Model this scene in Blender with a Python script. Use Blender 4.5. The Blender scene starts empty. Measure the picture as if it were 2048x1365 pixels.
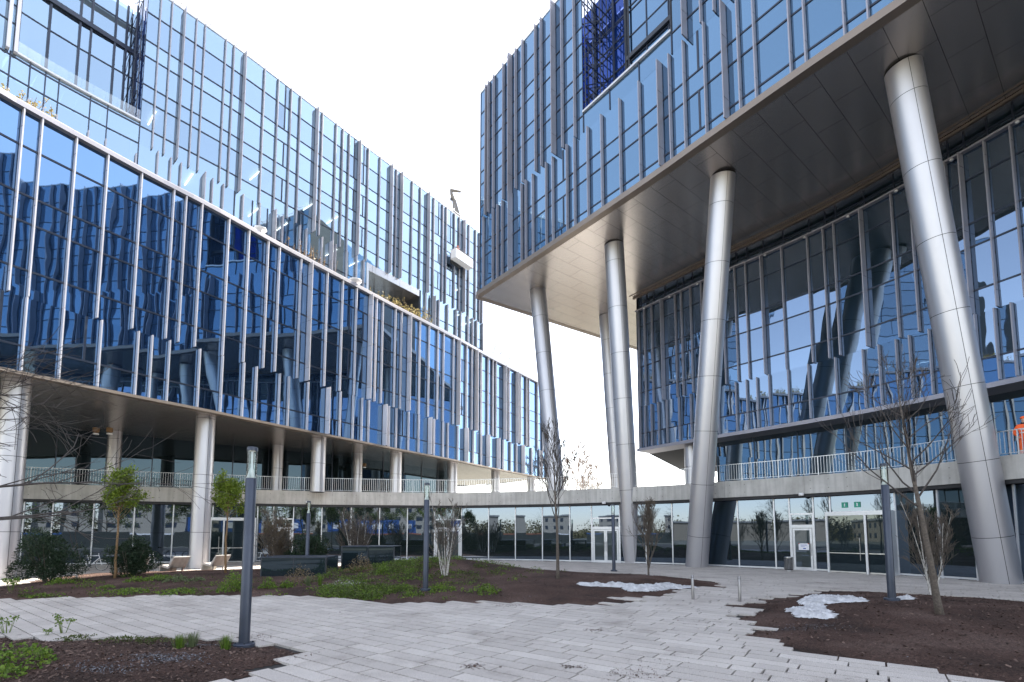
import bpy, bmesh, math, random
from mathutils import Vector, Matrix, noise
R = math.radians
random.seed(7)
SC = bpy.context.scene
COL = SC.collection

# ------------------------------------------------------------------ camera
F, PITCH, CX, CY, EYE = 985.0, R(4.67), 1024.0, 988.0, 2.1     # photograph's pixels, eye height in metres
cam = bpy.data.cameras.new("camera")
cam.sensor_width = 36.0
cam.lens = 36.0 * F / 2048.0
cam.shift_y = (CY - 682.5) / 2048.0
cam.clip_start = 0.05
cam.clip_end = 5000
camo = bpy.data.objects.new("camera", cam)
COL.objects.link(camo)
camo.location = (0, 0, EYE)
camo.rotation_euler = (R(90) + PITCH, 0, 0)
SC.camera = camo


def ray(u, v):
    x = (u - CX) / F
    y = (CY - v) / F
    return (x, math.cos(PITCH) - y * math.sin(PITCH), math.sin(PITCH) + y * math.cos(PITCH))


def at_z(u, v, z):
    r = ray(u, v)
    t = (z - EYE) / r[2]
    return Vector((r[0] * t, r[1] * t, z))


def at_y(u, v, Y):
    r = ray(u, v)
    t = Y / r[1]
    return Vector((r[0] * t, Y, EYE + r[2] * t))


def proj(p):
    x, y, z = p[0], p[1], p[2] - EYE
    f = y * math.cos(PITCH) + z * math.sin(PITCH)
    if f < 0.2:
        return None
    up = -y * math.sin(PITCH) + z * math.cos(PITCH)
    return (CX + F * x / f, CY - F * up / f)


# ------------------------------------------------------------------ plan curves
class Curve:
    """plan polyline with arc length; outward is the right hand side"""
    def __init__(self, pts, smooth=True):
        pts = [Vector((p[0], p[1])) for p in pts]
        if smooth:
            out = []
            n = len(pts)
            for i in range(n - 1):
                p0 = pts[i - 1] if i else pts[0] * 2 - pts[1]
                p1, p2 = pts[i], pts[i + 1]
                p3 = pts[i + 2] if i + 2 < n else pts[-1] * 2 - pts[-2]
                for k in range(6):
                    t = k / 6
                    out.append(0.5 * ((2 * p1) + (p2 - p0) * t + (2 * p0 - 5 * p1 + 4 * p2 - p3) * t * t + (3 * p1 - p0 - 3 * p2 + p3) * t ** 3))
            out.append(pts[-1])
            pts = out
        self.p = pts
        self.s = [0.0]
        for a, b in zip(pts[:-1], pts[1:]):
            self.s.append(self.s[-1] + (b - a).length)
        self.L = self.s[-1]

    def at(self, s):
        i = 0
        n = len(self.p)
        while i < n - 2 and self.s[i + 1] < s:
            i += 1
        a, b = self.p[i], self.p[i + 1]
        d = (b - a).normalized()
        q = a + d * (s - self.s[i])
        return q, d, Vector((d.y, -d.x))

    def pt(self, s, off=0.0, z=0.0):
        q, d, n = self.at(s)
        q = q + n * off
        return Vector((q.x, q.y, z))

    def offset(self, d):
        out = []
        for i, p in enumerate(self.p):
            a = self.p[max(0, i - 1)]
            b = self.p[min(len(self.p) - 1, i + 1)]
            t = (b - a).normalized()
            out.append(p + Vector((t.y, -t.x)) * d)
        return Curve(out, False)

    def hit(self, u, v):
        """arc length and height where the sight line of a photo point meets the wall"""
        r = ray(u, v)
        n = len(self.p)
        for k in range(n - 1):
            a, b = self.p[k], self.p[k + 1]
            d = b - a
            L = d.length
            det = r[0] * (-d.y) + d.x * r[1]
            if abs(det) < 1e-9:
                continue
            t = (a.x * (-d.y) + d.x * a.y) / det
            w = (r[0] * a.y - r[1] * a.x) / det
            lo = -9 if k == 0 else 0
            hi = 9 if k == n - 2 else 1
            if t > 0 and lo <= w <= hi:
                return self.s[k] + w * L, EYE + r[2] * t
        return None


# ------------------------------------------------------------------ materials
def new_mat(name):
    m = bpy.data.materials.new(name)
    m.use_nodes = True
    nt = m.node_tree
    for n in list(nt.nodes):
        nt.nodes.remove(n)
    out = nt.nodes.new('ShaderNodeOutputMaterial')
    return m, nt, out


def N(nt, typ, **kw):
    n = nt.nodes.new(typ)
    for k, v in kw.items():
        if k.startswith('i_'):
            key = k[2:]
            n.inputs[int(key) if key.isdigit() else key.replace('_', ' ')].default_value = v
        else:
            setattr(n, k, v)
    return n


def ramp(nt, stops):
    n = nt.nodes.new('ShaderNodeValToRGB')
    e = n.color_ramp.elements
    while len(e) < len(stops):
        e.new(0.5)
    for el, (p, c) in zip(e, stops):
        el.position = p
        el.color = (*c, 1) if len(c) == 3 else c
    return n


def plain(name, c, rough=0.5, metal=0.0, var=0.12, scale=6.0, bump=0.0, bscale=40.0, spec=0.5, island=0.0):
    m, nt, out = new_mat(name)
    b = N(nt, 'ShaderNodeBsdfPrincipled')
    b.inputs['Roughness'].default_value = rough
    b.inputs['Metallic'].default_value = metal
    b.inputs['Specular IOR Level'].default_value = spec
    tc = N(nt, 'ShaderNodeTexCoord')
    no = N(nt, 'ShaderNodeTexNoise')
    no.inputs['Scale'].default_value = scale
    no.inputs['Detail'].default_value = 5
    nt.links.new(tc.outputs['Object'], no.inputs['Vector'])
    r = ramp(nt, [(0.3, tuple(x * (1 - var) for x in c)), (0.7, tuple(min(1, x * (1 + var)) for x in c))])
    nt.links.new(no.outputs['Fac'], r.inputs['Fac'])
    col = r.outputs['Color']
    if island:
        g = N(nt, 'ShaderNodeNewGeometry')
        mp = N(nt, 'ShaderNodeMapRange')
        mp.inputs['To Min'].default_value = 1 - island
        mp.inputs['To Max'].default_value = 1 + island
        nt.links.new(g.outputs['Random Per Island'], mp.inputs['Value'])
        mx = N(nt, 'ShaderNodeVectorMath', operation='SCALE')
        nt.links.new(col, mx.inputs[0])
        nt.links.new(mp.outputs[0], mx.inputs['Scale'])
        col = mx.outputs[0]
    nt.links.new(col, b.inputs['Base Color'])
    if bump:
        n2 = N(nt, 'ShaderNodeTexNoise')
        n2.inputs['Scale'].default_value = bscale
        n2.inputs['Detail'].default_value = 6
        nt.links.new(tc.outputs['Object'], n2.inputs['Vector'])
        bp = N(nt, 'ShaderNodeBump')
        bp.inputs['Strength'].default_value = bump
        bp.inputs['Distance'].default_value = 0.02
        nt.links.new(n2.outputs['Fac'], bp.inputs['Height'])
        nt.links.new(bp.outputs[0], b.inputs['Normal'])
    nt.links.new(b.outputs[0], out.inputs[0])
    return m


def glass_mat(name, dark, tint, base=0.4, wave=0.006, wscale=0.7, edge=(0.95, 0.97, 1.0), see=None):
    """coated facade glass: dark body, tinted mirror coat that turns neutral at grazing angles"""
    m, nt, out = new_mat(name)
    tc = N(nt, 'ShaderNodeTexCoord')
    mp = N(nt, 'ShaderNodeMapping')
    mp.inputs['Scale'].default_value = (1, 1, 0.45)
    nt.links.new(tc.outputs['Object'], mp.inputs['Vector'])
    no = N(nt, 'ShaderNodeTexNoise')
    no.inputs['Scale'].default_value = wscale
    no.inputs['Detail'].default_value = 1.5
    nt.links.new(mp.outputs[0], no.inputs['Vector'])
    bp = N(nt, 'ShaderNodeBump')
    bp.inputs['Strength'].default_value = 1.0
    bp.inputs['Distance'].default_value = wave
    nt.links.new(no.outputs['Fac'], bp.inputs['Height'])
    fr = N(nt, 'ShaderNodeFresnel')
    fr.inputs['IOR'].default_value = 1.5
    nt.links.new(bp.outputs[0], fr.inputs['Normal'])
    geo = N(nt, 'ShaderNodeNewGeometry')
    isl = N(nt, 'ShaderNodeMapRange')
    isl.inputs['To Min'].default_value = 0.74
    isl.inputs['To Max'].default_value = 1.10
    nt.links.new(geo.outputs['Random Per Island'], isl.inputs['Value'])
    mr = N(nt, 'ShaderNodeMapRange')
    mr.inputs['From Min'].default_value = 0.04
    mr.inputs['From Max'].default_value = 1.0
    mr.inputs['To Min'].default_value = base
    mr.inputs['To Max'].default_value = 1.0
    nt.links.new(fr.outputs[0], mr.inputs['Value'])
    mc = N(nt, 'ShaderNodeMix', data_type='RGBA')
    mc.inputs['A'].default_value = (*tint, 1)
    mc.inputs['B'].default_value = (*edge, 1)
    m2 = N(nt, 'ShaderNodeMapRange')
    m2.inputs['From Min'].default_value = 0.04
    m2.inputs['From Max'].default_value = 0.5
    nt.links.new(fr.outputs[0], m2.inputs['Value'])
    nt.links.new(m2.outputs[0], mc.inputs['Factor'])
    sc = N(nt, 'ShaderNodeVectorMath', operation='SCALE')
    nt.links.new(mc.outputs['Result'], sc.inputs[0])
    nt.links.new(isl.outputs[0], sc.inputs['Scale'])
    gl = N(nt, 'ShaderNodeBsdfGlossy')
    gl.inputs['Roughness'].default_value = 0.01
    nt.links.new(sc.outputs[0], gl.inputs['Color'])
    nt.links.new(bp.outputs[0], gl.inputs['Normal'])
    df = N(nt, 'ShaderNodeBsdfDiffuse')
    bl = ramp(nt, [(0.0, dark), (0.80, dark), (0.84, tuple(min(1, c * 2.2 + 0.035) for c in dark)), (0.93, tuple(c * 0.5 for c in dark)), (1.0, tuple(min(1, c * 1.5 + 0.015) for c in dark))])
    bl.color_ramp.interpolation = 'CONSTANT'
    rm = N(nt, 'ShaderNodeMath', operation='FRACT'); rm0 = N(nt, 'ShaderNodeMath', operation='MULTIPLY'); rm0.inputs[1].default_value = 17.37
    nt.links.new(geo.outputs['Random Per Island'], rm0.inputs[0]); nt.links.new(rm0.outputs[0], rm.inputs[0]); nt.links.new(rm.outputs[0], bl.inputs[0])
    nt.links.new(bl.outputs[0], df.inputs['Color'])
    mx = N(nt, 'ShaderNodeMixShader')
    nt.links.new(mr.outputs[0], mx.inputs[0])
    body = df
    if see:
        tp_ = N(nt, 'ShaderNodeBsdfTransparent'); tp_.inputs[0].default_value = (*see, 1)
        body = N(nt, 'ShaderNodeMixShader'); body.inputs[0].default_value = 0.8
        nt.links.new(df.outputs[0], body.inputs[1]); nt.links.new(tp_.outputs[0], body.inputs[2])
    nt.links.new(body.outputs[0], mx.inputs[1])
    nt.links.new(gl.outputs[0], mx.inputs[2])
    nt.links.new(mx.outputs[0], out.inputs[0])
    return m


M = {}
M['glass'] = glass_mat('blue facade glass', (0.012, 0.030, 0.065), (0.39, 0.65, 0.91), base=0.44)
M['glass_navy'] = glass_mat('navy facade glass', (0.008, 0.018, 0.040), (0.35, 0.58, 0.92), base=0.42)
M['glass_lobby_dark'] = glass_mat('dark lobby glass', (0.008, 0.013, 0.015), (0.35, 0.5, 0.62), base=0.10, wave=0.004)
M['glass_tower'] = glass_mat('pale blue tower glass', (0.014, 0.03, 0.07), (0.58, 0.77, 0.94), base=0.52, see=(0.62, 0.74, 0.78))
M['glass_rear'] = glass_mat('rear facade glass', (0.010, 0.020, 0.025), (0.46, 0.64, 0.92), base=0.34, wave=0.009)  # less blue body, weaker mirror coat and more waves than the front glass
M['glass_recess'] = glass_mat('cobalt recess glass', (0.010, 0.035, 0.17), (0.10, 0.20, 0.70), base=0.35)
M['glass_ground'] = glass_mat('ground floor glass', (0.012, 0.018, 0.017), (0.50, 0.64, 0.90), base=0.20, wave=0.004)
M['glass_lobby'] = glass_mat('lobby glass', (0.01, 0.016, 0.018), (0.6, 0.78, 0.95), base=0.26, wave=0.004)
M['clear'] = None
m, nt, out = new_mat('clear balustrade glass')
tr = N(nt, 'ShaderNodeBsdfTransparent'); tr.inputs[0].default_value = (0.88, 0.95, 0.94, 1)
gl = N(nt, 'ShaderNodeBsdfGlossy'); gl.inputs['Roughness'].default_value = 0.02
fr = N(nt, 'ShaderNodeFresnel'); fr.inputs['IOR'].default_value = 1.6
mx = N(nt, 'ShaderNodeMixShader')
nt.links.new(fr.outputs[0], mx.inputs[0]); nt.links.new(tr.outputs[0], mx.inputs[1]); nt.links.new(gl.outputs[0], mx.inputs[2])
nt.links.new(mx.outputs[0], out.inputs[0]); M['clear'] = m
M['frame'] = plain('dark window frame', (0.035, 0.045, 0.07), 0.35, 0.3)
M['fin'] = plain('pale anodised aluminium', (0.55, 0.535, 0.56), 0.42, 0.45, var=0.06, scale=0.8)
M['fin_mid'] = plain('mid grey anodised aluminium', (0.39, 0.38, 0.41), 0.42, 0.45, var=0.06, scale=0.8)
M['fin_dark'] = plain('grey anodised aluminium', (0.34, 0.33, 0.37), 0.42, 0.45, var=0.06, scale=0.8)
M['joint'] = plain('dark joint', (0.02, 0.02, 0.022), 0.7)
M['crane_grey'] = plain('pale grey crane paint', (0.16, 0.145, 0.13), 0.5, 0.0, var=0.1)
M['white_metal'] = plain('white painted metal', (0.72, 0.72, 0.73), 0.4, 0.0, var=0.05)
M['silver'] = plain('silver frame', (0.60, 0.61, 0.63), 0.35, 0.4, var=0.05)
M['lamp_grey'] = plain('slate lamp paint', (0.05, 0.06, 0.085), 0.38, 0.35, var=0.12, scale=3)
M['steel'] = plain('stainless steel', (0.55, 0.55, 0.56), 0.28, 1.0, var=0.1)
M['brushed'] = plain('brushed dull steel', (0.26, 0.25, 0.25), 0.35, 0.9, var=0.1)
M['dark_steel'] = plain('dark steel', (0.05, 0.055, 0.065), 0.4, 0.6)
M['room'] = plain('office interior', (0.42, 0.42, 0.41), 0.8, var=0.15, scale=0.5)
m, nt, out = new_mat('lit ceiling tube')
em = N(nt, 'ShaderNodeEmission'); em.inputs[0].default_value = (1, 0.97, 0.92, 1); em.inputs[1].default_value = 1.1
nt.links.new(em.outputs[0], out.inputs[0]); M['tube'] = m
M['core'] = plain('dark interior', (0.015, 0.017, 0.02), 0.8)
M['roofgrey'] = plain('roof gravel', (0.25, 0.25, 0.25), 0.9)


def column_mat():
    m, nt, out = new_mat('brushed column cladding')
    b = N(nt, 'ShaderNodeBsdfPrincipled')
    b.inputs['Metallic'].default_value = 0.8
    tc = N(nt, 'ShaderNodeTexCoord')
    mp = N(nt, 'ShaderNodeMapping'); mp.inputs['Scale'].default_value = (30, 30, 0.6)
    no = N(nt, 'ShaderNodeTexNoise'); no.inputs['Scale'].default_value = 1.0; no.inputs['Detail'].default_value = 3
    nt.links.new(tc.outputs['Object'], mp.inputs[0]); nt.links.new(mp.outputs[0], no.inputs['Vector'])
    n2 = N(nt, 'ShaderNodeTexNoise'); n2.inputs['Scale'].default_value = 0.5; n2.inputs['Detail'].default_value = 4
    nt.links.new(tc.outputs['Object'], n2.inputs['Vector'])
    geo = N(nt, 'ShaderNodeNewGeometry')
    ad = N(nt, 'ShaderNodeMath', operation='ADD')
    nt.links.new(n2.outputs['Fac'], ad.inputs[0])
    ms = N(nt, 'ShaderNodeMath', operation='MULTIPLY'); ms.inputs[1].default_value = 0.35
    nt.links.new(geo.outputs['Random Per Island'], ms.inputs[0]); nt.links.new(ms.outputs[0], ad.inputs[1])
    r = ramp(nt, [(0.2, (0.46, 0.455, 0.48)), (1.0, (0.51, 0.505, 0.53))])
    nt.links.new(ad.outputs[0], r.inputs[0]); nt.links.new(r.outputs[0], b.inputs['Base Color'])
    r2 = ramp(nt, [(0.3, (0.40,) * 3), (0.7, (0.46,) * 3)])
    nt.links.new(no.outputs['Fac'], r2.inputs[0]); nt.links.new(r2.outputs[0], b.inputs['Roughness'])
    nt.links.new(b.outputs[0], out.inputs[0])
    return m


M['column'] = column_mat()


def soffit_mat():
    m, nt, out = new_mat('bronze metal soffit panels')
    b = N(nt, 'ShaderNodeBsdfPrincipled')
    b.inputs['Metallic'].default_value = 0.85
    b.inputs['Roughness'].default_value = 0.27
    tc = N(nt, 'ShaderNodeTexCoord')
    br = N(nt, 'ShaderNodeTexBrick')
    br.inputs['Scale'].default_value = 1.0
    br.inputs['Brick Width'].default_value = 2.9
    br.inputs['Row Height'].default_value = 1.3
    br.inputs['Mortar Size'].default_value = 0.010
    br.inputs['Mortar Smooth'].default_value = 0.0
    br.inputs['Color1'].default_value = (0.57, 0.52, 0.48, 1)
    br.inputs['Color2'].default_value = (0.60, 0.55, 0.505, 1)
    br.inputs['Mortar'].default_value = (0.03, 0.028, 0.025, 1)
    nt.links.new(tc.outputs['Object'], br.inputs['Vector'])
    nt.links.new(br.outputs['Color'], b.inputs['Base Color'])
    no = N(nt, 'ShaderNodeTexNoise'); no.inputs['Scale'].default_value = 0.35; no.inputs['Detail'].default_value = 2
    nt.links.new(tc.outputs['Object'], no.inputs['Vector'])
    r = ramp(nt, [(0.3, (0.25,) * 3), (0.7, (0.29,) * 3)])
    nt.links.new(b.outputs[0], out.inputs[0])
    return m


M['soffit'] = soffit_mat()
M['bronze'] = plain('bronze edge trim', (0.25, 0.205, 0.17), 0.4, 0.55, var=0.06, scale=0.6)


def concrete_mat():
    m, nt, out = new_mat('cast concrete')
    b = N(nt, 'ShaderNodeBsdfPrincipled'); b.inputs['Roughness'].default_value = 0.75
    tc = N(nt, 'ShaderNodeTexCoord')
    no = N(nt, 'ShaderNodeTexNoise'); no.inputs['Scale'].default_value = 0.7; no.inputs['Detail'].default_value = 9; no.inputs['Roughness'].default_value = 0.65
    nt.links.new(tc.outputs['Object'], no.inputs['Vector'])
    r = ramp(nt, [(0.28, (0.36, 0.345, 0.325)), (0.5, (0.47, 0.455, 0.43)), (0.72, (0.55, 0.535, 0.51))])
    nt.links.new(no.outputs['Fac'], r.inputs[0])
    mp = N(nt, 'ShaderNodeMapping'); mp.inputs['Scale'].default_value = (5, 5, 0.35)
    st = N(nt, 'ShaderNodeTexNoise'); st.inputs['Scale'].default_value = 1.0; st.inputs['Detail'].default_value = 6
    nt.links.new(tc.outputs['Object'], mp.inputs[0]); nt.links.new(mp.outputs[0], st.inputs['Vector'])
    r3 = ramp(nt, [(0.35, (0.8, 0.8, 0.79)), (0.62, (1, 1, 1))])
    nt.links.new(st.outputs['Fac'], r3.inputs[0])
    mu = N(nt, 'ShaderNodeMix', data_type='RGBA', blend_type='MULTIPLY'); mu.inputs['Factor'].default_value = 1.0
    nt.links.new(r.outputs[0], mu.inputs['A']); nt.links.new(r3.outputs[0], mu.inputs['B'])
    nt.links.new(mu.outputs['Result'], b.inputs['Base Color'])
    bp = N(nt, 'ShaderNodeBump'); bp.inputs['Strength'].default_value = 0.25; bp.inputs['Distance'].default_value = 0.01
    n3 = N(nt, 'ShaderNodeTexNoise'); n3.inputs['Scale'].default_value = 25; n3.inputs['Detail'].default_value = 5
    nt.links.new(tc.outputs['Object'], n3.inputs['Vector']); nt.links.new(n3.outputs['Fac'], bp.inputs['Height'])
    nt.links.new(bp.outputs[0], b.inputs['Normal'])
    nt.links.new(b.outputs[0], out.inputs[0])
    return m


M['concrete'] = concrete_mat()


def paver_mat():
    m, nt, out = new_mat('speckled concrete pavers')
    b = N(nt, 'ShaderNodeBsdfPrincipled'); b.inputs['Roughness'].default_value = 0.8
    tc = N(nt, 'ShaderNodeTexCoord')
    geo = N(nt, 'ShaderNodeNewGeometry')
    r = ramp(nt, [(0.0, (0.47, 0.43, 0.385)), (0.5, (0.53, 0.485, 0.435)), (0.85, (0.55, 0.505, 0.452)), (1.0, (0.59, 0.545, 0.49))])
    nt.links.new(geo.outputs['Random Per Island'], r.inputs[0])
    sp = N(nt, 'ShaderNodeTexNoise'); sp.inputs['Scale'].default_value = 85; sp.inputs['Detail'].default_value = 3
    nt.links.new(tc.outputs['Object'], sp.inputs['Vector'])
    rs = ramp(nt, [(0.33, (0.5, 0.5, 0.52)), (0.5, (1.0, 1.0, 1.0)), (0.68, (1.25, 1.25, 1.25))])
    nt.links.new(sp.outputs['Fac'], rs.inputs[0])
    mu = N(nt, 'ShaderNodeMix', data_type='RGBA', blend_type='MULTIPLY'); mu.inputs['Factor'].default_value = 1.0
    nt.links.new(r.outputs[0], mu.inputs['A']); nt.links.new(rs.outputs[0], mu.inputs['B'])
    st = N(nt, 'ShaderNodeTexNoise'); st.inputs['Scale'].default_value = 0.55; st.inputs['Detail'].default_value = 8; st.inputs['Roughness'].default_value = 0.68
    nt.links.new(tc.outputs['Object'], st.inputs['Vector'])
    rt = ramp(nt, [(0.30, (0.62, 0.60, 0.59)), (0.46, (0.92, 0.91, 0.91)), (0.7, (1.05, 1.05, 1.06))])
    nt.links.new(st.outputs['Fac'], rt.inputs[0])
    m2 = N(nt, 'ShaderNodeMix', data_type='RGBA', blend_type='MULTIPLY'); m2.inputs['Factor'].default_value = 1.0
    nt.links.new(mu.outputs['Result'], m2.inputs['A']); nt.links.new(rt.outputs[0], m2.inputs['B'])
    dt = N(nt, 'ShaderNodeTexNoise'); dt.inputs['Scale'].default_value = 1.3; dt.inputs['Detail'].default_value = 9; dt.inputs['Roughness'].default_value = 0.75
    nt.links.new(tc.outputs['Object'], dt.inputs['Vector'])
    rd = ramp(nt, [(0.655, (0, 0, 0)), (0.70, (1, 1, 1))])
    nt.links.new(dt.outputs['Fac'], rd.inputs[0])
    m3 = N(nt, 'ShaderNodeMix', data_type='RGBA'); m3.inputs['B'].default_value = (0.10, 0.085, 0.075, 1)
    nt.links.new(rd.outputs[0], m3.inputs['Factor']); nt.links.new(m2.outputs['Result'], m3.inputs['A'])
    nt.links.new(m3.outputs['Result'], b.inputs['Base Color'])
    bp = N(nt, 'ShaderNodeBump'); bp.inputs['Strength'].default_value = 0.35; bp.inputs['Distance'].default_value = 0.004
    nt.links.new(sp.outputs['Fac'], bp.inputs['Height']); nt.links.new(bp.outputs[0], b.inputs['Normal'])
    nt.links.new(b.outputs[0], out.inputs[0])
    return m


M['paver'] = paver_mat()


def soil_mat():
    m, nt, out = new_mat('dark mulch soil')
    b = N(nt, 'ShaderNodeBsdfPrincipled'); b.inputs['Roughness'].default_value = 0.95; b.inputs['Specular IOR Level'].default_value = 0.2
    tc = N(nt, 'ShaderNodeTexCoord')
    n1 = N(nt, 'ShaderNodeTexNoise'); n1.inputs['Scale'].default_value = 0.6; n1.inputs['Detail'].default_value = 6
    nt.links.new(tc.outputs['Object'], n1.inputs['Vector'])
    r = ramp(nt, [(0.33, (0.042, 0.027, 0.022)), (0.52, (0.080, 0.048, 0.038)), (0.7, (0.12, 0.080, 0.066))])
    nt.links.new(n1.outputs['Fac'], r.inputs[0])
    n2 = N(nt, 'ShaderNodeTexNoise'); n2.inputs['Scale'].default_value = 26; n2.inputs['Detail'].default_value = 9; n2.inputs['Roughness'].default_value = 0.75
    nt.links.new(tc.outputs['Object'], n2.inputs['Vector'])
    r2 = ramp(nt, [(0.35, (0.35, 0.35, 0.35)), (0.5, (0.9, 0.9, 0.9)), (0.62, (1.6, 1.55, 1.5)), (0.72, (3.0, 2.9, 2.8))])
    nt.links.new(n2.outputs['Fac'], r2.inputs[0])
    mu = N(nt, 'ShaderNodeMix', data_type='RGBA', blend_type='MULTIPLY'); mu.inputs['Factor'].default_value = 1.0
    nt.links.new(r.outputs[0], mu.inputs['A']); nt.links.new(r2.outputs[0], mu.inputs['B'])
    nt.links.new(mu.outputs['Result'], b.inputs['Base Color'])
    bp = N(nt, 'ShaderNodeBump'); bp.inputs['Strength'].default_value = 0.9; bp.inputs['Distance'].default_value = 0.05
    nt.links.new(n2.outputs['Fac'], bp.inputs['Height']); nt.links.new(bp.outputs[0], b.inputs['Normal'])
    nt.links.new(b.outputs[0], out.inputs[0])
    return m


M['soil'] = soil_mat()
M['chip'] = plain('bark chips', (0.10, 0.068, 0.054), 0.9, var=0.4, scale=20, island=0.75, spec=0.2)
M['grit'] = plain('grey grit', (0.12, 0.12, 0.13), 0.9, var=0.3, island=0.6)
M['ground'] = plain('distant ground', (0.10, 0.10, 0.085), 0.95, var=0.3, scale=0.15, spec=0.2)


def leaf_mat(name, c1, c2, trans=0.35):
    m, nt, out = new_mat(name)
    geo = N(nt, 'ShaderNodeNewGeometry')
    r = ramp(nt, [(0.0, c1), (1.0, c2)])
    nt.links.new(geo.outputs['Random Per Island'], r.inputs[0])
    b = N(nt, 'ShaderNodeBsdfPrincipled'); b.inputs['Roughness'].default_value = 0.55; b.inputs['Specular IOR Level'].default_value = 0.3
    t = N(nt, 'ShaderNodeBsdfTranslucent')
    nt.links.new(r.outputs[0], b.inputs['Base Color']); nt.links.new(r.outputs[0], t.inputs['Color'])
    mx = N(nt, 'ShaderNodeMixShader'); mx.inputs[0].default_value = trans
    nt.links.new(b.outputs[0], mx.inputs[1]); nt.links.new(t.outputs[0], mx.inputs[2])
    nt.links.new(mx.outputs[0], out.inputs[0])
    return m


M['leaf_young'] = leaf_mat('young tree leaves', (0.10, 0.16, 0.016), (0.22, 0.28, 0.035))
M['leaf_yew'] = leaf_mat('yew needles', (0.010, 0.024, 0.012), (0.030, 0.055, 0.024), 0.1)
M['leaf_low'] = leaf_mat('ground cover leaves', (0.07, 0.14, 0.018), (0.19, 0.27, 0.04))
M['leaf_dull'] = leaf_mat('dull ground cover', (0.05, 0.075, 0.02), (0.12, 0.14, 0.04))
M['leaf_grey'] = leaf_mat('grey green leaves', (0.10, 0.14, 0.06), (0.19, 0.22, 0.11))
M['leaf_dry'] = leaf_mat('dry straw leaves', (0.20, 0.17, 0.07), (0.36, 0.30, 0.13))
M['leaf_bud'] = leaf_mat('brownish buds', (0.13, 0.09, 0.055), (0.22, 0.16, 0.08), 0.1)
M['wood_leaf'] = leaf_mat('distant wood', (0.07, 0.055, 0.03), (0.15, 0.13, 0.05), 0.1)
M['bark'] = plain('grey brown bark', (0.105, 0.085, 0.068), 0.85, var=0.35, scale=25, bump=0.5, bscale=60)
M['bark_pale'] = plain('pale brown bark', (0.30, 0.23, 0.19), 0.85, var=0.3, scale=10)  # paler brown bark of the trees beyond the railing
M['bark_dark'] = plain('dark twig bark', (0.06, 0.05, 0.045), 0.85, var=0.35, scale=25)
M['bark_young'] = plain('ochre young bark', (0.20, 0.12, 0.055), 0.8, var=0.3, scale=25)
M['bark_birch'] = plain('pale birch bark', (0.50, 0.47, 0.43), 0.8, var=0.45, scale=14)
M['fabric'] = plain('white fleece', (0.50, 0.495, 0.50), 0.9, var=0.28, scale=4, bump=0.8, bscale=30)
M['orange'] = plain('hi vis orange', (0.90, 0.13, 0.025), 0.7, var=0.08)
M['reflective'] = plain('reflective tape', (0.62, 0.62, 0.60), 0.35)
M['skin'] = plain('skin', (0.52, 0.30, 0.22), 0.5, var=0.08)
M['black'] = plain('black', (0.015, 0.015, 0.017), 0.6)
M['paper'] = plain('paper notice', (0.75, 0.75, 0.78), 0.7, var=0.03)
M['paper_ink'] = plain('paper print', (0.10, 0.13, 0.35), 0.7)
M['red'] = plain('red tape', (0.45, 0.05, 0.03), 0.6)
M['green_sign'] = plain('green pictogram', (0.02, 0.26, 0.17), 0.5)
M['beige'] = plain('beige render', (0.24, 0.205, 0.16), 0.8)
M['cream'] = plain('cream render', (0.30, 0.275, 0.235), 0.8)
M['brick'] = plain('red brick', (0.28, 0.10, 0.06), 0.85)
M['blue'] = plain('blue paint', (0.025, 0.085, 0.27), 0.5)
M['hoarding'] = plain('dark hoarding', (0.03, 0.035, 0.035), 0.8)
M['darkglass'] = glass_mat('dark glass cladding', (0.012, 0.02, 0.024), (0.55, 0.68, 0.78), base=0.10, wave=0.002)
M['lampglass'] = M['clear']


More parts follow.
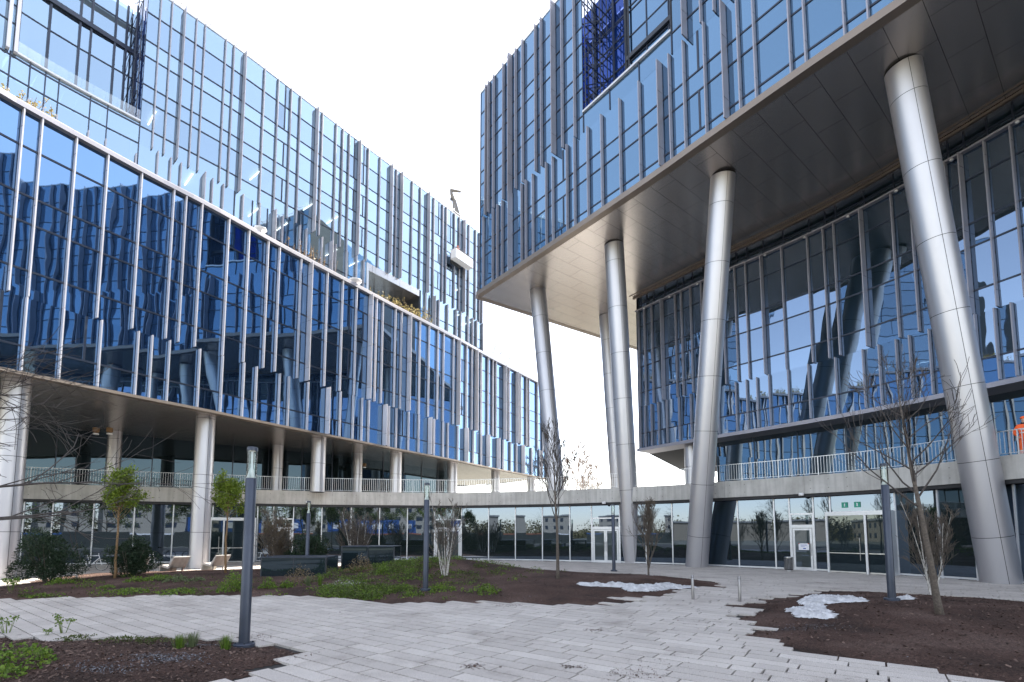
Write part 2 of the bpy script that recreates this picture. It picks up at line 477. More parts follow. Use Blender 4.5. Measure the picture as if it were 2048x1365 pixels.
# ------------------------------------------------------------------ mesh builder
class MB:
    def __init__(self):
        self.v = []; self.f = []; self.m = []

    def quad(self, a, b, c, d, m=0):
        i = len(self.v); self.v += [tuple(a), tuple(b), tuple(c), tuple(d)]
        self.f.append((i, i + 1, i + 2, i + 3)); self.m.append(m)

    def tri(self, a, b, c, m=0):
        i = len(self.v); self.v += [tuple(a), tuple(b), tuple(c)]
        self.f.append((i, i + 1, i + 2)); self.m.append(m)

    def obox(self, o, ax, ay, az, m=0):
        """box from corner o with edge vectors"""
        o, ax, ay, az = Vector(o), Vector(ax), Vector(ay), Vector(az)
        p = [o, o + ax, o + ax + ay, o + ay]
        p += [q + az for q in p]
        i = len(self.v); self.v += [tuple(q) for q in p]
        for f in ((0, 3, 2, 1), (4, 5, 6, 7), (0, 1, 5, 4), (1, 2, 6, 5), (2, 3, 7, 6), (3, 0, 4, 7)):
            self.f.append(tuple(i + k for k in f)); self.m.append(m)

    def box(self, x0, x1, y0, y1, z0, z1, m=0):
        self.obox((x0, y0, z0), (x1 - x0, 0, 0), (0, y1 - y0, 0), (0, 0, z1 - z0), m)

    def bar(self, a, b, w, d=None, m=0, up=(0, 0, 1)):
        a, b = Vector(a), Vector(b)
        d = d or w
        t = b - a
        u = Vector(up)
        x = t.cross(u)
        if x.length < 1e-5:
            x = t.cross(Vector((1, 0, 0)))
        x.normalize()
        y = x.cross(t).normalized()
        self.obox(a - x * w / 2 - y * d / 2, x * w, y * d, t, m)

    def tube(self, pts, radii, n=8, m=0, cap=True):
        rings = []
        prev = None
        for k, p in enumerate(pts):
            p = Vector(p)
            a = Vector(pts[max(0, k - 1)]); b = Vector(pts[min(len(pts) - 1, k + 1)])
            t = (b - a)
            if t.length < 1e-9:
                t = Vector((0, 0, 1))
            t.normalize()
            x = prev - t * prev.dot(t) if prev is not None else None
            if x is None or x.length < 1e-4:
                x = t.cross(Vector((0, 0, 1)))
                if x.length < 1e-3:
                    x = Vector((1, 0, 0))
            x.normalize(); prev = x
            y = t.cross(x)
            r = radii[k] if hasattr(radii, '__len__') else radii
            i0 = len(self.v)
            for j in range(n):
                an = 2 * math.pi * j / n
                self.v.append(tuple(p + x * (math.cos(an) * r) + y * (math.sin(an) * r)))
            rings.append(i0)
        for a, b in zip(rings[:-1], rings[1:]):
            for j in range(n):
                self.f.append((a + j, a + (j + 1) % n, b + (j + 1) % n, b + j)); self.m.append(m)
        if cap:
            self.f.append(tuple(rings[0] + j for j in reversed(range(n)))); self.m.append(m)
            self.f.append(tuple(rings[-1] + j for j in range(n))); self.m.append(m)

    def lathe(self, prof, c=(0, 0, 0), n=24, m=0):
        """prof: list of (r, z)"""
        rings = []
        for r, z in prof:
            i0 = len(self.v)
            for j in range(n):
                an = 2 * math.pi * j / n
                self.v.append((c[0] + r * math.cos(an), c[1] + r * math.sin(an), c[2] + z))
            rings.append(i0)
        for a, b in zip(rings[:-1], rings[1:]):
            for j in range(n):
                self.f.append((a + j, a + (j + 1) % n, b + (j + 1) % n, b + j)); self.m.append(m)
        self.f.append(tuple(rings[0] + j for j in reversed(range(n)))); self.m.append(m)
        self.f.append(tuple(rings[-1] + j for j in range(n))); self.m.append(m)

    def prism(self, poly, z0, z1, m=0):
        n = len(poly)
        i = len(self.v)
        self.v += [(p[0], p[1], z0) for p in poly] + [(p[0], p[1], z1) for p in poly]
        self.f.append(tuple(i + k for k in reversed(range(n)))); self.m.append(m)
        self.f.append(tuple(i + n + k for k in range(n))); self.m.append(m)
        for k in range(n):
            self.f.append((i + k, i + (k + 1) % n, i + n + (k + 1) % n, i + n + k)); self.m.append(m)

    def add(self, o):
        i = len(self.v)
        self.v += o.v
        self.f += [tuple(k + i for k in f) for f in o.f]
        self.m += o.m

    def build(self, name, mats, parent=None, smooth=False, loc=None, inv=False):
        me = bpy.data.meshes.new(name)
        me.from_pydata(self.v, [], self.f)
        if not isinstance(mats, (list, tuple)):
            mats = [mats]
        for mm in mats:
            me.materials.append(mm)
        if any(self.m):
            me.polygons.foreach_set('material_index', self.m)
        if smooth:
            me.polygons.foreach_set('use_smooth', [True] * len(me.polygons))
        me.update()
        o = bpy.data.objects.new(name, me)
        COL.objects.link(o)
        if parent is not None:
            o.parent = parent
        if loc is not None:
            o.location = loc
        return o


def shade_auto(o, ang=35):
    me = o.data
    me.polygons.foreach_set('use_smooth', [True] * len(me.polygons))
    bm = bmesh.new(); bm.from_mesh(me)
    for e in bm.edges:
        if len(e.link_faces) == 2 and e.calc_face_angle(0) > R(ang):
            e.smooth = False
    bm.to_mesh(me); bm.free()
    return o


def tag(o, label=None, cat=None, group=None, kind=None):
    if label: o['label'] = label
    if cat: o['category'] = cat
    if group: o['group'] = group
    if kind: o['kind'] = kind
    return o


def thing(name, label, cat, loc=(0, 0, 0), rz=0.0, group=None):
    o = bpy.data.objects.new(name, None)
    COL.objects.link(o)
    o.location = loc
    o.rotation_euler = (0, 0, rz)
    o.empty_display_size = 0.3
    return tag(o, label, cat, group)


def copy_tree(o, parent=None):
    c = o.copy(); COL.objects.link(c); c.parent = parent
    for ch in list(o.children):
        copy_tree(ch, c)
    return c


def emit_parts(items, name, mats, root, limit=100, smooth=False):
    """items: list of (MB, importance); the largest become parts, the tail one stuff part"""
    items = sorted(items, key=lambda t: -t[1])
    for mb, s in items[:limit]:
        mb.build(name, mats, root, smooth)
    rest = items[limit:]
    if rest:
        big = MB()
        for mb, s in rest:
            big.add(mb)
        o = big.build(name, mats, root, smooth)
        o['kind'] = 'stuff'


def importance(p0, p1):
    a, b = proj(p0), proj(p1)
    if a is None or b is None:
        return 0.0
    x0, x1 = sorted((a[0], b[0])); y0, y1 = sorted((a[1], b[1]))
    ix = max(0, min(2048, x1) - max(0, x0)); iy = max(0, min(1365, y1) - max(0, y0))
    return ix * iy + 0.01 * ix


# ------------------------------------------------------------------ facades
def wall_windows(curve, slist, z0, z1, lines, items, vent=0.0, back=None, rnd=None, jitter=0.004, off=0.0):
    rnd = rnd or random
    for a, b in zip(slist[:-1], slist[1:]):
        if b - a < 0.05:
            continue
        p, q = curve.pt(a, off), curve.pt(b, off)
        t = (q - p).normalized()
        n = Vector((t.y, -t.x, 0))
        L = (q - p).length
        mb = MB()
        zs = [z0] + [z for z in lines if z0 + 0.15 < z < z1 - 0.15] + [z1]
        split = L * (0.62 if vent and rnd.random() < vent and L > 0.9 else 0)
        for za, zb in zip(zs[:-1], zs[1:]):
            xs = [0, L]
            if split and zb - za > 1.7:
                xs = [0, split, L]
            for xa, xb in zip(xs[:-1], xs[1:]):
                c = [p + t * xa + Vector((0, 0, za)), p + t * xb + Vector((0, 0, za)), p + t * xb + Vector((0, 0, zb)), p + t * xa + Vector((0, 0, zb))]
                j = [rnd.uniform(-jitter, jitter) for _ in range(3)]
                j.append(j[0] + j[2] - j[1])
                c = [v + n * k for v, k in zip(c, j)]
                mb.quad(*c, 0)
            if len(xs) == 3:
                mb.obox(p + t * (split - 0.05) - n * 0.01 + Vector((0, 0, za)), t * 0.10, n * 0.05, (0, 0, zb - za), 1)
        for z in zs[1:-1]:
            mb.obox(p + t * 0.03 - n * 0.01 + Vector((0, 0, z - 0.045)), t * (L - 0.06), n * 0.045, (0, 0, 0.09), 1)
        mb.obox(p - n * 0.01 + Vector((0, 0, z0)), t * 0.03, n * 0.07, (0, 0, z1 - z0), 1)
        mb.obox(q - t * 0.03 - n * 0.01 + Vector((0, 0, z0)), t * 0.03, n * 0.07, (0, 0, z1 - z0), 1)
        items.append((mb, importance(p + Vector((0, 0, z0)), q + Vector((0, 0, z1)))))


def fin_row(curve, fins, z0, z1, items, narrow=0.30, wide=0.62, gap=0.06, th=0.09, off=0.0):
    for s, w in fins:
        q, d, n = curve.at(s)
        n3 = Vector((n.x, n.y, 0)); d3 = Vector((d.x, d.y, 0))
        p = Vector((q.x, q.y, 0)) + n3 * (gap + off)
        dep = wide if w else narrow
        mb = MB()
        # blade, slightly tapered to its outer edge
        a0 = p - d3 * th / 2; a1 = p + d3 * th / 2
        b0 = p + n3 * dep - d3 * th * 0.36; b1 = p + n3 * dep + d3 * th * 0.36
        i = len(mb.v)
        for z in (z0, z1):
            mb.v += [tuple(x + Vector((0, 0, z))) for x in (a0, a1, b1, b0)]
        for f in ((0, 3, 2, 1), (4, 5, 6, 7), (0, 1, 5, 4), (1, 2, 6, 5), (2, 3, 7, 6), (3, 0, 4, 7)):
            mb.f.append(f if d.x * 1 > 9 else tuple(f)); mb.m.append(0)
        # brackets between blade and glass
        z = z0 + 0.35
        while z < z1:
            mb.obox(p - n3 * (gap - 0.001) - d3 * 0.035 + Vector((0, 0, z)), d3 * 0.07, n3 * gap, (0, 0, 0.14), 1)
            z += 1.18
        # butt joints of the extrusion every storey
        z = math.ceil(z0 / 3.5) * 3.5
        while z < z1 - 0.2:
            mb.obox(p - d3 * (th / 2 + 0.002) + n3 * 0.01 + Vector((0, 0, z)), d3 * (th + 0.004), n3 * (dep - 0.02), (0, 0, 0.012), 1)
            z += 3.5
        e = p + n3 * dep
        items.append((mb, importance(p + Vector((0, 0, z0)), e + Vector((0, 0, z1)))))


def spots(curve, lst, v):
    """(u, wide) photo columns on the wall at photo height given by function/constant -> arc lengths"""
    out = []
    for e in lst:
        u, w = (e if isinstance(e, tuple) else (e, 0))
        out.append((u, w))
    return out


def s_at(curve, u, z):
    """arc length where photo column u meets the wall at height z"""
    lo, hi = -1.0, None
    # find v by bisection so that the hit height equals z
    a, b = -2500.0, 1066.0
    for _ in range(50):
        mid = (a + b) / 2
        h = curve.hit(u, mid)
        if h is None:
            a = mid; continue
        if h[1] > z: a = mid
        else: b = mid
    return curve.hit(u, b)[0]


def s_list(curve, lst, z):
    out = []
    for e in lst:
        u, w = (e if isinstance(e, tuple) else (e, 0))
        out.append((s_at(curve, u, z), w))
    return sorted(out)


FT, ST = 42.3, 23.0                     # roof height of both towers, soffit of the right one
LV = [24.15, 26.45, 27.65, 29.95, 31.3, 33.4, 34.6, 36.8, 38.05, 40.25]
LV1 = [10.75, 13.05, 14.35, 16.6, 17.9, 20.2]

L1 = Curve([(-25.4, 14.0), (-24.6, 17.2), (-23.7, 19.9), (-22.70, 21.95), (-20.36, 25.9), (-18.6, 28.55), (-16.85, 31.6), (-15.4, 34.0), (-12.85, 38.0), (-10.40, 42.0), (-7.72, 46.05), (-5.3, 49.8), (-2.1, 55.2), (4.5, 65.4)])
k = 40.2 / 33.9
L2 = Curve([(-33.5, 22.5), (-30.0, 28.9), (-25.93, 34.02), (-22.33, 38.43), (-14.93, 48.66), (-9.76, 55.56), (-3.93, 63.66)])
R1 = Curve([(-2.85, 42.0), (7.15, 29.45), (10.25, 25.3), (11.9, 23.05), (13.3, 21.15), (14.5, 19.6), (15.85, 17.85), (20.0, 12.2), (26.0, 3.6)])
R2 = Curve([(11.1, 42.45), (15.6, 36.3), (18.3, 33.0), (21.3, 28.6), (24.1, 22.6), (26.3, 16.8), (28.5, 9.0)])
TB = Curve([(-48, 22.5), (-40, 28.2), (-31.8, 32.5), (-23.7, 35.9), (-19.6, 37.4), (-15.1, 38.8), (-10, 39.7), (-5.2, 40.2), (-2.6, 39.8), (2.6, 38.3), (5.9, 36.7), (9.2, 34.9), (11.95, 33.1), (13.2, 31.8), (16.4, 28.9), (19.1, 25.7), (20.75, 22.0), (21.4, 20.2), (22.3, 16.8), (23, 12), (23.4, 6)])

# ---- left building
left = thing('office_building', 'curved blue glass office block on the left with stepped upper tower and pale vertical fins', 'building', (-12, 40, 0))
left.location = (0, 0, 0)
lwin, lfin = [], []
rl = random.Random(3)
f_lo = [(39.5), (114.7), 191.8, 267, 295, 330.5, 391.4, 436.9, 480.4, 506, 553, 571.6, 610.7, (649.3, 1), 676, 701.7, 719.5, 733.3, (764, 1), 773.9, 788.7, 813.6, 834.2, (854.8, 1), 865, 883, 892.6, 912.8, (928, 1), 944, 959.6, (971.9, 1), (992.5, 1), 1004, 1019, 1030.7, (1042.4, 1), 1061.5, 1077.5, 1081.7, 1092]
f_up = [14, 53, 125, 190.8, 261, 328.5, 353.8, 386.4, 441.8, 483.3, 523, 546.5, 591, (609, 1), 645.3, 676.6, 705, (732.3, 1), 746, 758.7, 784.8, 797, (811.9, 1), 834.8, 853.3, 871.4, 883, 903.2, (911.7, 1), 929.8, 940.4, (947.9, 1), 959.6, 973.4, 983, 989.3, (1006, 1), 1015.9, (1030.7, 1), 1039.2, 1051, 1056, 1073, 1083.9, 1089]
FA = 13.05
lo = s_list(L1, f_lo, 9.6)
up = s_list(L1, f_up, FA)
pre = [(lo[0][0] - 2.1 * i, 0) for i in (3, 2, 1)]
lo = [p for p in pre if p[0] > 0.2] + lo
up = [(up[0][0] - 3.3, 0), (up[0][0] - 1.7, 0)] + up
E1 = L1.L
wall_windows(L1, [0.0] + [s for s, w in lo] + [E1], 9.5, FA, LV1, lwin, 0.18, rnd=rl)
wall_windows(L1, [0.0] + [s for s, w in up] + [E1], FA, 21.9, LV1, lwin, 0.12, rnd=rl)
fin_row(L1, lo, 9.52, FA - 0.02, lfin, 0.21, 0.5, th=0.075)
fin_row(L1, up, FA + 0.02, 21.88, lfin, 0.21, 0.5, th=0.075)

lwin2 = []
# upper tower
FB = 29.97
f2_up = [303, 326, (350.6, 1), 376.3, 394, 436.6, 453.4, (475, 1), 516.7, 545, 571.4, 590.3, (623.4, 1), 635.6, 663.9, 677.7, 691, (710.4, 1), 730, 753.9, (776, 1), 787.6, (796.5, 1), 819.7, 836.6, (851.7, 1), 864, 882, 889, 906, 915.8, (923.8, 1), 935.3, 948.7, 956.7, 962]
f2_lo = [9, 49.4, 80.8, 108, 172, 207, 267.6, 310, 335.8, 356.6, (402, 1), 419.8, 441.6, 481, 514.8, (543, 1), 561, 595.7, 608.5, 640, (657, 1), 666.9, 689.6, 709.4, 724, 837, 848.8, (863.4, 1), 875, 892.7, 910, 919, 933.8, 942.6, 951, 963]
u2 = s_list(L2, f2_up, FB)
l2 = s_list(L2, f2_lo, 27.0)
RS0, RS1, RZ = s_at(L2, 26, 31.6), s_at(L2, 280, 31.6), 31.55      # roof terrace recess
LS0, LS1, LZ = s_at(L2, 737, 29.7), s_at(L2, 838, 29.7), 29.2      # loggia recess
E2 = L2.L
u2 = [p for p in u2 if p[0] > RS1 + 0.2]
lows = [p for p in l2 if not (LS0 - 0.1 < p[0] < LS1 + 0.1)]
wall_windows(L2, [0.0, RS0 - 3.0, RS0 - 1.2, RS0], RZ, FT, LV, lwin2, 0, rnd=rl)
wall_windows(L2, [RS1] + [s for s, w in u2] + [E2], FB, FT, LV, lwin2, 0.15, rnd=rl)
lfin2 = []
fin_row(L2, u2, FB + 0.02, FT - 0.02, lfin2, 0.2, 0.5, th=0.075)
a = [0.0] + [s for s, w in lows if s < LS0] + [LS0]
b = [LS1] + [s for s, w in lows if s > LS1] + [E2]
seg = [s for s in a if s < RS1 - 0.3] + [RS1]
wall_windows(L2, seg, 21.9, RZ, LV, lwin2, 0, rnd=rl)
seg = [RS1] + [s for s in a if s > RS1 + 0.3]
wall_windows(L2, seg, 21.9, FB, LV, lwin2, 0.1, rnd=rl)
wall_windows(L2, b, 21.9, FB, LV, lwin2, 0.1, rnd=rl)
fin_row(L2, [p for p in lows if p[0] < RS1], 21.95, 29.0, lfin2, 0.2, 0.5)
fin_row(L2, [p for p in lows if p[0] >= RS1], 21.95, FB - 0.02, lfin2, 0.26, 0.6)
# recess at the roof terrace
RD = 2.6
bs = [RS0 + (RS1 - RS0) * t for t in (0, .10, .30, .52, .60, .80, .90, 1.0)]
wall_windows(L2, bs, RZ, FT - 0.3, [33.0, 33.35, 36.5, 38.4, 38.75, 40.6], lwin2, 0, rnd=rl, off=-RD)
rec = MB()
p0, p1 = L2.pt(RS0, -RD), L2.pt(RS1, -RD)
t = (p1 - p0).normalized(); n = Vector((t.y, -t.x, 0))
for z in (33.2, 38.6):
    rec.obox(p0 + Vector((0, 0, z - 0.17)), p1 - p0, n * 0.10, (0, 0, 0.34), 0)
for s in bs:
    rec.obox(L2.pt(s, -RD, RZ) - t * 0.06, t * 0.12, n * 0.14, (0, 0, FT - RZ - 0.3), 0)
rec.build('recess_frame', M['frame'], left)
rev = MB()
q0, q1 = L2.pt(RS1, 0.0), L2.pt(RS1, -RD)
zs = [RZ, 33.4, 35.2, 37.0, 38.8, 40.6, FT - 0.3]
for za, zb in zip(zs[:-1], zs[1:]):
    for i in range(2):
        a_ = q0.lerp(q1, i / 2); b_ = q0.lerp(q1, (i + 1) / 2)
        rev.quad(a_ + Vector((0, 0, za)), a_ + Vector((0, 0, zb)), b_ + Vector((0, 0, zb)), b_ + Vector((0, 0, za)), 0)
rev.build('recess_side_window', [M['glass_recess'], M['frame']], left)
lad = MB()
tt = L2.at(RS1)[1]; tt = Vector((tt.x, tt.y, 0))
for i in range(4):
    a_ = q0.lerp(q1, i / 3) - tt * (0.25 + 0.1 * (i % 2))
    lad.bar(a_ + Vector((0, 0, RZ)), a_ + Vector((0, 0, FT - 0.2)), 0.05, m=0)
z = RZ + 0.5
kk = 0
while z < FT - 1.0:
    a_ = q0 - tt * 0.3; b_ = q1 - tt * 0.3
    lad.bar(a_ + Vector((0, 0, z)), b_ + Vector((0, 0, z)), 0.035)
    lad.bar((a_ if kk % 2 else b_) + Vector((0, 0, z)), (b_ if kk % 2 else a_) + Vector((0, 0, z + 1.75)), 0.03)
    z += 1.75; kk += 1
lad.build('bracing_lattice', M['frame'], left)
# ledge and balustrade of that recess
sill = MB()
bal = MB()
m_ = 10
for i in range(m_):
    sa, sb = RS0 + (RS1 - RS0) * i / m_, RS0 + (RS1 - RS0) * (i + 1) / m_
    p, q = L2.pt(sa, 0.05), L2.pt(sb, 0.05)
    d = q - p; nn = Vector((d.y, -d.x, 0)).normalized()
    sill.obox(p + Vector((0, 0, RZ)) - nn * 2.5, d, nn * 2.62, (0, 0, 0.12), 0)
    bal.obox(p + Vector((0, 0, RZ + 0.12)) - nn * 0.12, d * 0.985, nn * 0.02, (0, 0, 0.85), 0)
sill.build('terrace_sill', M['silver'], left)
bal.build('glass_balustrade', M['clear'], left)
post = MB()
for s in (RS0, RS0 - 0.35):
    p = L2.pt(s, 0.05)
    post.obox(p + Vector((0, 0, RZ - 0.1)), t * 0.16, n * 0.32, (0, 0, FT - RZ), 0)
post.build('recess_post', M['fin'], left)
# loggia
lg = MB()
p0, p1 = L2.pt(LS0), L2.pt(LS1)
t = (p1 - p0).normalized(); n = Vector((t.y, -t.x, 0))
lg.obox(p0 - n * 2.8 + Vector((0, 0, LZ)), p1 - p0, n * 2.86, (0, 0, FB - LZ), 0)
lg.obox(p0 - n * 2.8 + Vector((0, 0, 21.9)) - t * 0.25, t * 0.25, n * 2.9, (0, 0, FB - 21.9), 1)
lg.obox(p1 - n * 2.8 + Vector((0, 0, 21.9)), t * 0.25, n * 2.85, (0, 0, FB - 21.9), 2)
lg.build('loggia_lining', [M['soffit'], M['silver'], M['core']], left)
wall_windows(L2, [LS0 + (LS1 - LS0) * i / 5 for i in range(6)], 21.9, LZ, [24.6, 27.3], lwin2, 0, rnd=rl, off=-2.7)
emit_parts(lwin2, 'tower_window', [M['glass_tower'], M['frame']], left)
emit_parts(lwin, 'window', [M['glass_navy'], M['frame']], left)
emit_parts(lfin, 'facade_fin', [M['fin'], M['joint']], left)
emit_parts(lfin2, 'tower_fin', [M['fin_mid'], M['joint']], left)


def strip(curve, s0, s1, o0, o1, z0, z1, mb, m=0, step=1.5):
    n = max(1, int((s1 - s0) / step))
    for i in range(n):
        sa, sb = s0 + (s1 - s0) * i / n, s0 + (s1 - s0) * (i + 1) / n
        a, b = curve.pt(sa, o0), curve.pt(sb, o0)
        c, d = curve.pt(sb, o1), curve.pt(sa, o1)
        A = [Vector((p.x, p.y, z0)) for p in (a, b, c, d)]
        B = [Vector((p.x, p.y, z1)) for p in (a, b, c, d)]
        mb.quad(A[0], A[1], A[2], A[3], m); mb.quad(B[3], B[2], B[1], B[0], m)
        mb.quad(A[1], A[0], B[0], B[1], m); mb.quad(A[3], A[2], B[2], B[3], m)
        if i == 0: mb.quad(A[0], A[3], B[3], B[0], m)
        if i == n - 1: mb.quad(A[2], A[1], B[1], B[2], m)


mb = MB()
strip(L1, 0, E1, 0.28, -0.4, 21.9, 22.12, mb, 0)
strip(L1, 0, E1, 0.22, -0.2, 22.16, 22.21, mb, 1)
mb.build('roof_coping', [M['fin_mid'], M['fin']], left)
mb = MB()
strip(L1, 0, E1, 0.36, -0.12, 9.34, 9.49, mb, 0)
mb.build('soffit_edge', M['bronze'], left)


def rail_line(curve, s0, s1, off, z, mb, step=2.0):
    s = s0
    while s < s1 - 0.1:
        e = min(s1, s + step)
        mb.bar(curve.pt(s, off, z + 0.55), curve.pt(e, off, z + 0.55), 0.05)
        mb.bar(curve.pt(s, off, z + 0.25), curve.pt(e, off, z + 0.25), 0.035)
        mb.bar(curve.pt(s, off, z), curve.pt(s, off, z + 0.6), 0.06)
        mb.bar(curve.pt(s, off, z + 0.1), curve.pt(s, off + 0.45, z + 0.3), 0.05)
        s = e


mb = MB()
rail_line(L2, RS1, E2, -0.1, FT, mb)
mb.build('roof_rail', M['white_metal'], left)
mb = MB()
strip(L2, 0, E2, 0.05, -0.5, FT, FT + 0.12, mb, 0)
mb.build('roof_edge', M['silver'], left)

# opaque bodies added behind the glass to stop light leaks
O1 = L1.offset(-0.35); O2 = L2.offset(-0.35); O2b = L2.offset(-3.2)
mb = MB()
poly = [(p.x, p.y) for p in O1.p] + [(-8, 78), (-60, 60), (-60, 10)]
mb.prism(poly, 9.6, 21.7, 0)
s_pts = [p for p in O2b.p]
poly = [(p.x, p.y) for p in s_pts] + [(-14, 75), (-62, 55), (-62, 20)]
mb.prism(poly, 21.95, FT - 0.05, 0)
strip(L2, 0, RS1, -3.0, -3.4, 21.96, RZ - 0.05, mb, 0)
strip(L2, 0, RS0 - 0.1, -0.3, -3.3, RZ, FT - 0.1, mb, 0)
mb.build('opaque_backing', M['core'], left)
rooms, tubes = MB(), MB()
SL = [(22.0, 22.9), (26.6, 27.5), (30.1, 31.15), (33.5, 34.45), (36.95, 37.9), (40.4, 42.2)]
for za, zb in SL:
    strip(L2, RS1 + 0.1, LS0 - 0.25, -0.14, -3.1, za, zb, rooms, 0, 3.0)
    strip(L2, LS1 + 0.25, E2 - 0.1, -0.14, -3.1, za, zb, rooms, 0, 3.0)
    if za > 29.5:
        strip(L2, LS0 - 0.25, LS1 + 0.25, -0.14, -3.1, za, zb, rooms, 0, 3.0)
    if za < 28:
        strip(L2, 0, RS1 + 0.1, -0.14, -2.9, za, zb, rooms, 0, 3.0)
for s in [RS1 + 2 + 7.7 * i_ for i_ in range(6)]:
    q_, d_, n_ = L2.at(s)
    if LS0 - 0.5 < s < LS1 + 0.5 or s > E2 - 0.5: continue
    rooms.obox(L2.pt(s, -3.0, 22.9), Vector((d_.x, d_.y, 0)) * 0.12, Vector((n_.x, n_.y, 0)) * 2.8, (0, 0, 17.4), 0)
strip(L2, RS1 + 0.1, E2 - 0.1, -3.06, -3.14, 22.0, 42.2, rooms, 0, 3.0)
rooms.build('office_rooms', M['room'], left)
rl2 = random.Random(12)
for zc in (26.52, 30.02, 33.42):
    s = 0.8
    while s < E2 - 1.5:
        if not (LS0 - 0.8 < s < LS1 + 0.8 and zc < 28) and not (s < RS1 + 0.3 and zc > 28) and rl2.random() < (0.85 if zc < 28 else 0.6 if zc < 31 else 0.18):
            q_, d_, n_ = L2.at(s)
            a_ = L2.pt(s, -0.45, zc - 0.09)
            tubes.obox(a_, Vector((d_.x, d_.y, 0)) * 0.09, Vector((n_.x, n_.y, 0)) * -1.9, (0, 0, 0.05))
        s += 2.55
tubes.build('ceiling_light', M['tube'], left)['kind'] = 'stuff'
# end wall of the tower
mb = MB()
e0, e1 = L2.pt(E2), Vector((-10.5, 70, 0))
d = (e1 - e0)
for i in range(5):
    a_ = e0 + d * i / 5; b_ = e0 + d * (i + 1) / 5
    mb.quad(a_ + Vector((0, 0, 21.9)), b_ + Vector((0, 0, 21.9)), b_ + Vector((0, 0, FT)), a_ + Vector((0, 0, FT)), 0)
mb.build('end_wall', M['glass'], left)
e0, e1 = L1.pt(E1), Vector((-4, 75, 0))
mb = MB()
mb.quad(e0 + Vector((0, 0, 9.5)), e1 + Vector((0, 0, 9.5)), e1 + Vector((0, 0, 21.9)), e0 + Vector((0, 0, 21.9)), 0)
mb.build('end_wall', M['glass'], left)

# soffit of the left block, laid in its own rotated frame so the panel joints follow the facade
def soffit(poly, z, ang, name, parent, thick=0.06):
    c, s = math.cos(-ang), math.sin(-ang)
    loc = [(p[0] * c - p[1] * s, p[0] * s + p[1] * c) for p in poly]
    mb = MB(); mb.prism(loc, 0, thick, 0)
    o = mb.build(name, M['soffit'], parent)
    o.location = (0, 0, z); o.rotation_euler = (0, 0, ang)
    return o


I1 = L1.offset(-0.13)
poly = [(p.x, p.y) for p in I1.p] + [(-6, 74), (-58, 58), (-58, 12)]
soffit(poly, 9.42, R(-32), 'soffit', left)
# roof terrace deck of the lower block
mb = MB()
mb.prism([(p.x, p.y) for p in O1.p] + [(-8, 77.9), (-59.9, 59.9), (-59.9, 10.1)], 21.72, 21.85, 0)
mb.build('terrace_deck', M['roofgrey'], left)


def column(bot, top, r, parent, n=40, seam=3.55, seam_az=None):
    bot, top = Vector(bot), Vector(top)
    ax = top - bot; L = ax.length; t = ax.normalized()
    x = Vector((1, 0, 0)); x = (x - t * x.dot(t)).normalized(); y = t.cross(x)
    mb = MB()

    def ring(h, rr):
        i0 = len(mb.v)
        for j in range(n):
            an = 2 * math.pi * j / n
            mb.v.append(tuple(bot + t * h + x * (math.cos(an) * rr) + y * (math.sin(an) * rr)))
        return i0
    h = 0.0
    first = True
    while h < L - 0.01:
        e = min(L, h + (seam * 0.62 if first else seam)); first = False
        a = ring(h + 0.012, r); b = ring(e - 0.012, r)
        for j in range(n):
            mb.f.append((a + j, a + (j + 1) % n, b + (j + 1) % n, b + j)); mb.m.append(0)
        h = e
    a = ring(0, r - 0.015); b = ring(L, r - 0.015)
    for j in range(n):
        mb.f.append((a + j, a + (j + 1) % n, b + (j + 1) % n, b + j)); mb.m.append(1)
    # vertical panel joint
    v = seam_az if seam_az is not None else math.atan2(-bot.y, -bot.x) + 0.35
    dv = Vector((math.cos(v), math.sin(v), 0))
    for dd in (dv, -dv):
        dd = (dd - t * dd.dot(t)).normalized()
        w = t.cross(dd)
        mb.obox(bot + dd * (r - 0.02) - w * 0.009, w * 0.018, dd * 0.0225, t * L, 1)
    o = mb.build('column', [M['column'], M['joint']], parent)
    me = o.data
    me.polygons.foreach_set('use_smooth', [len(p.vertices) == 4 and p.material_index == 0 for p in me.polygons])
    return o


C1 = L1.offset(-1.6)
for u, low in ((34, 0), (412, 0), (638, 5.3), (792, 5.3), (905, 5.3), (991, 5.3), (1062, 5.3)):
    s = s_at(C1, u, 9.3)
    p = C1.pt(s)
    column((p.x, p.y, low), (p.x, p.y, 9.45), 0.53, left, 36)
for u, Y in ((229, 34.9), (556, 40.5), (716, 44.6)):
    p = at_y(u, 900, Y)
    column((p.x, p.y, 5.3), (p.x, p.y, 9.45), 0.42, left, 24)
# lobby glazing under the left block
items = []
G1 = Curve([(-46, 26), (-36, 31.0), (-29.4, 35.4), (-26.2, 38.0), (-22.6, 41.0), (-16.9, 45.2), (-12.5, 50), (-7.6, 57.5), (-5.5, 61)])
s0, s1 = 0.2, s_at(G1, 905, 8)
nn = 19
wall_windows(G1, [s0 + (s1 - s0) * i / nn for i in range(nn + 1)], 5.4, 9.42, [], items, 0, rnd=rl)
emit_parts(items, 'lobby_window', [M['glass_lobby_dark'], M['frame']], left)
mb = MB()
G1b = G1.offset(-0.5)
strip(G1b, s0, s1 - 1, 0, -3, 5.4, 9.42, mb, 0)
mb.build('lobby_core', M['core'], left)

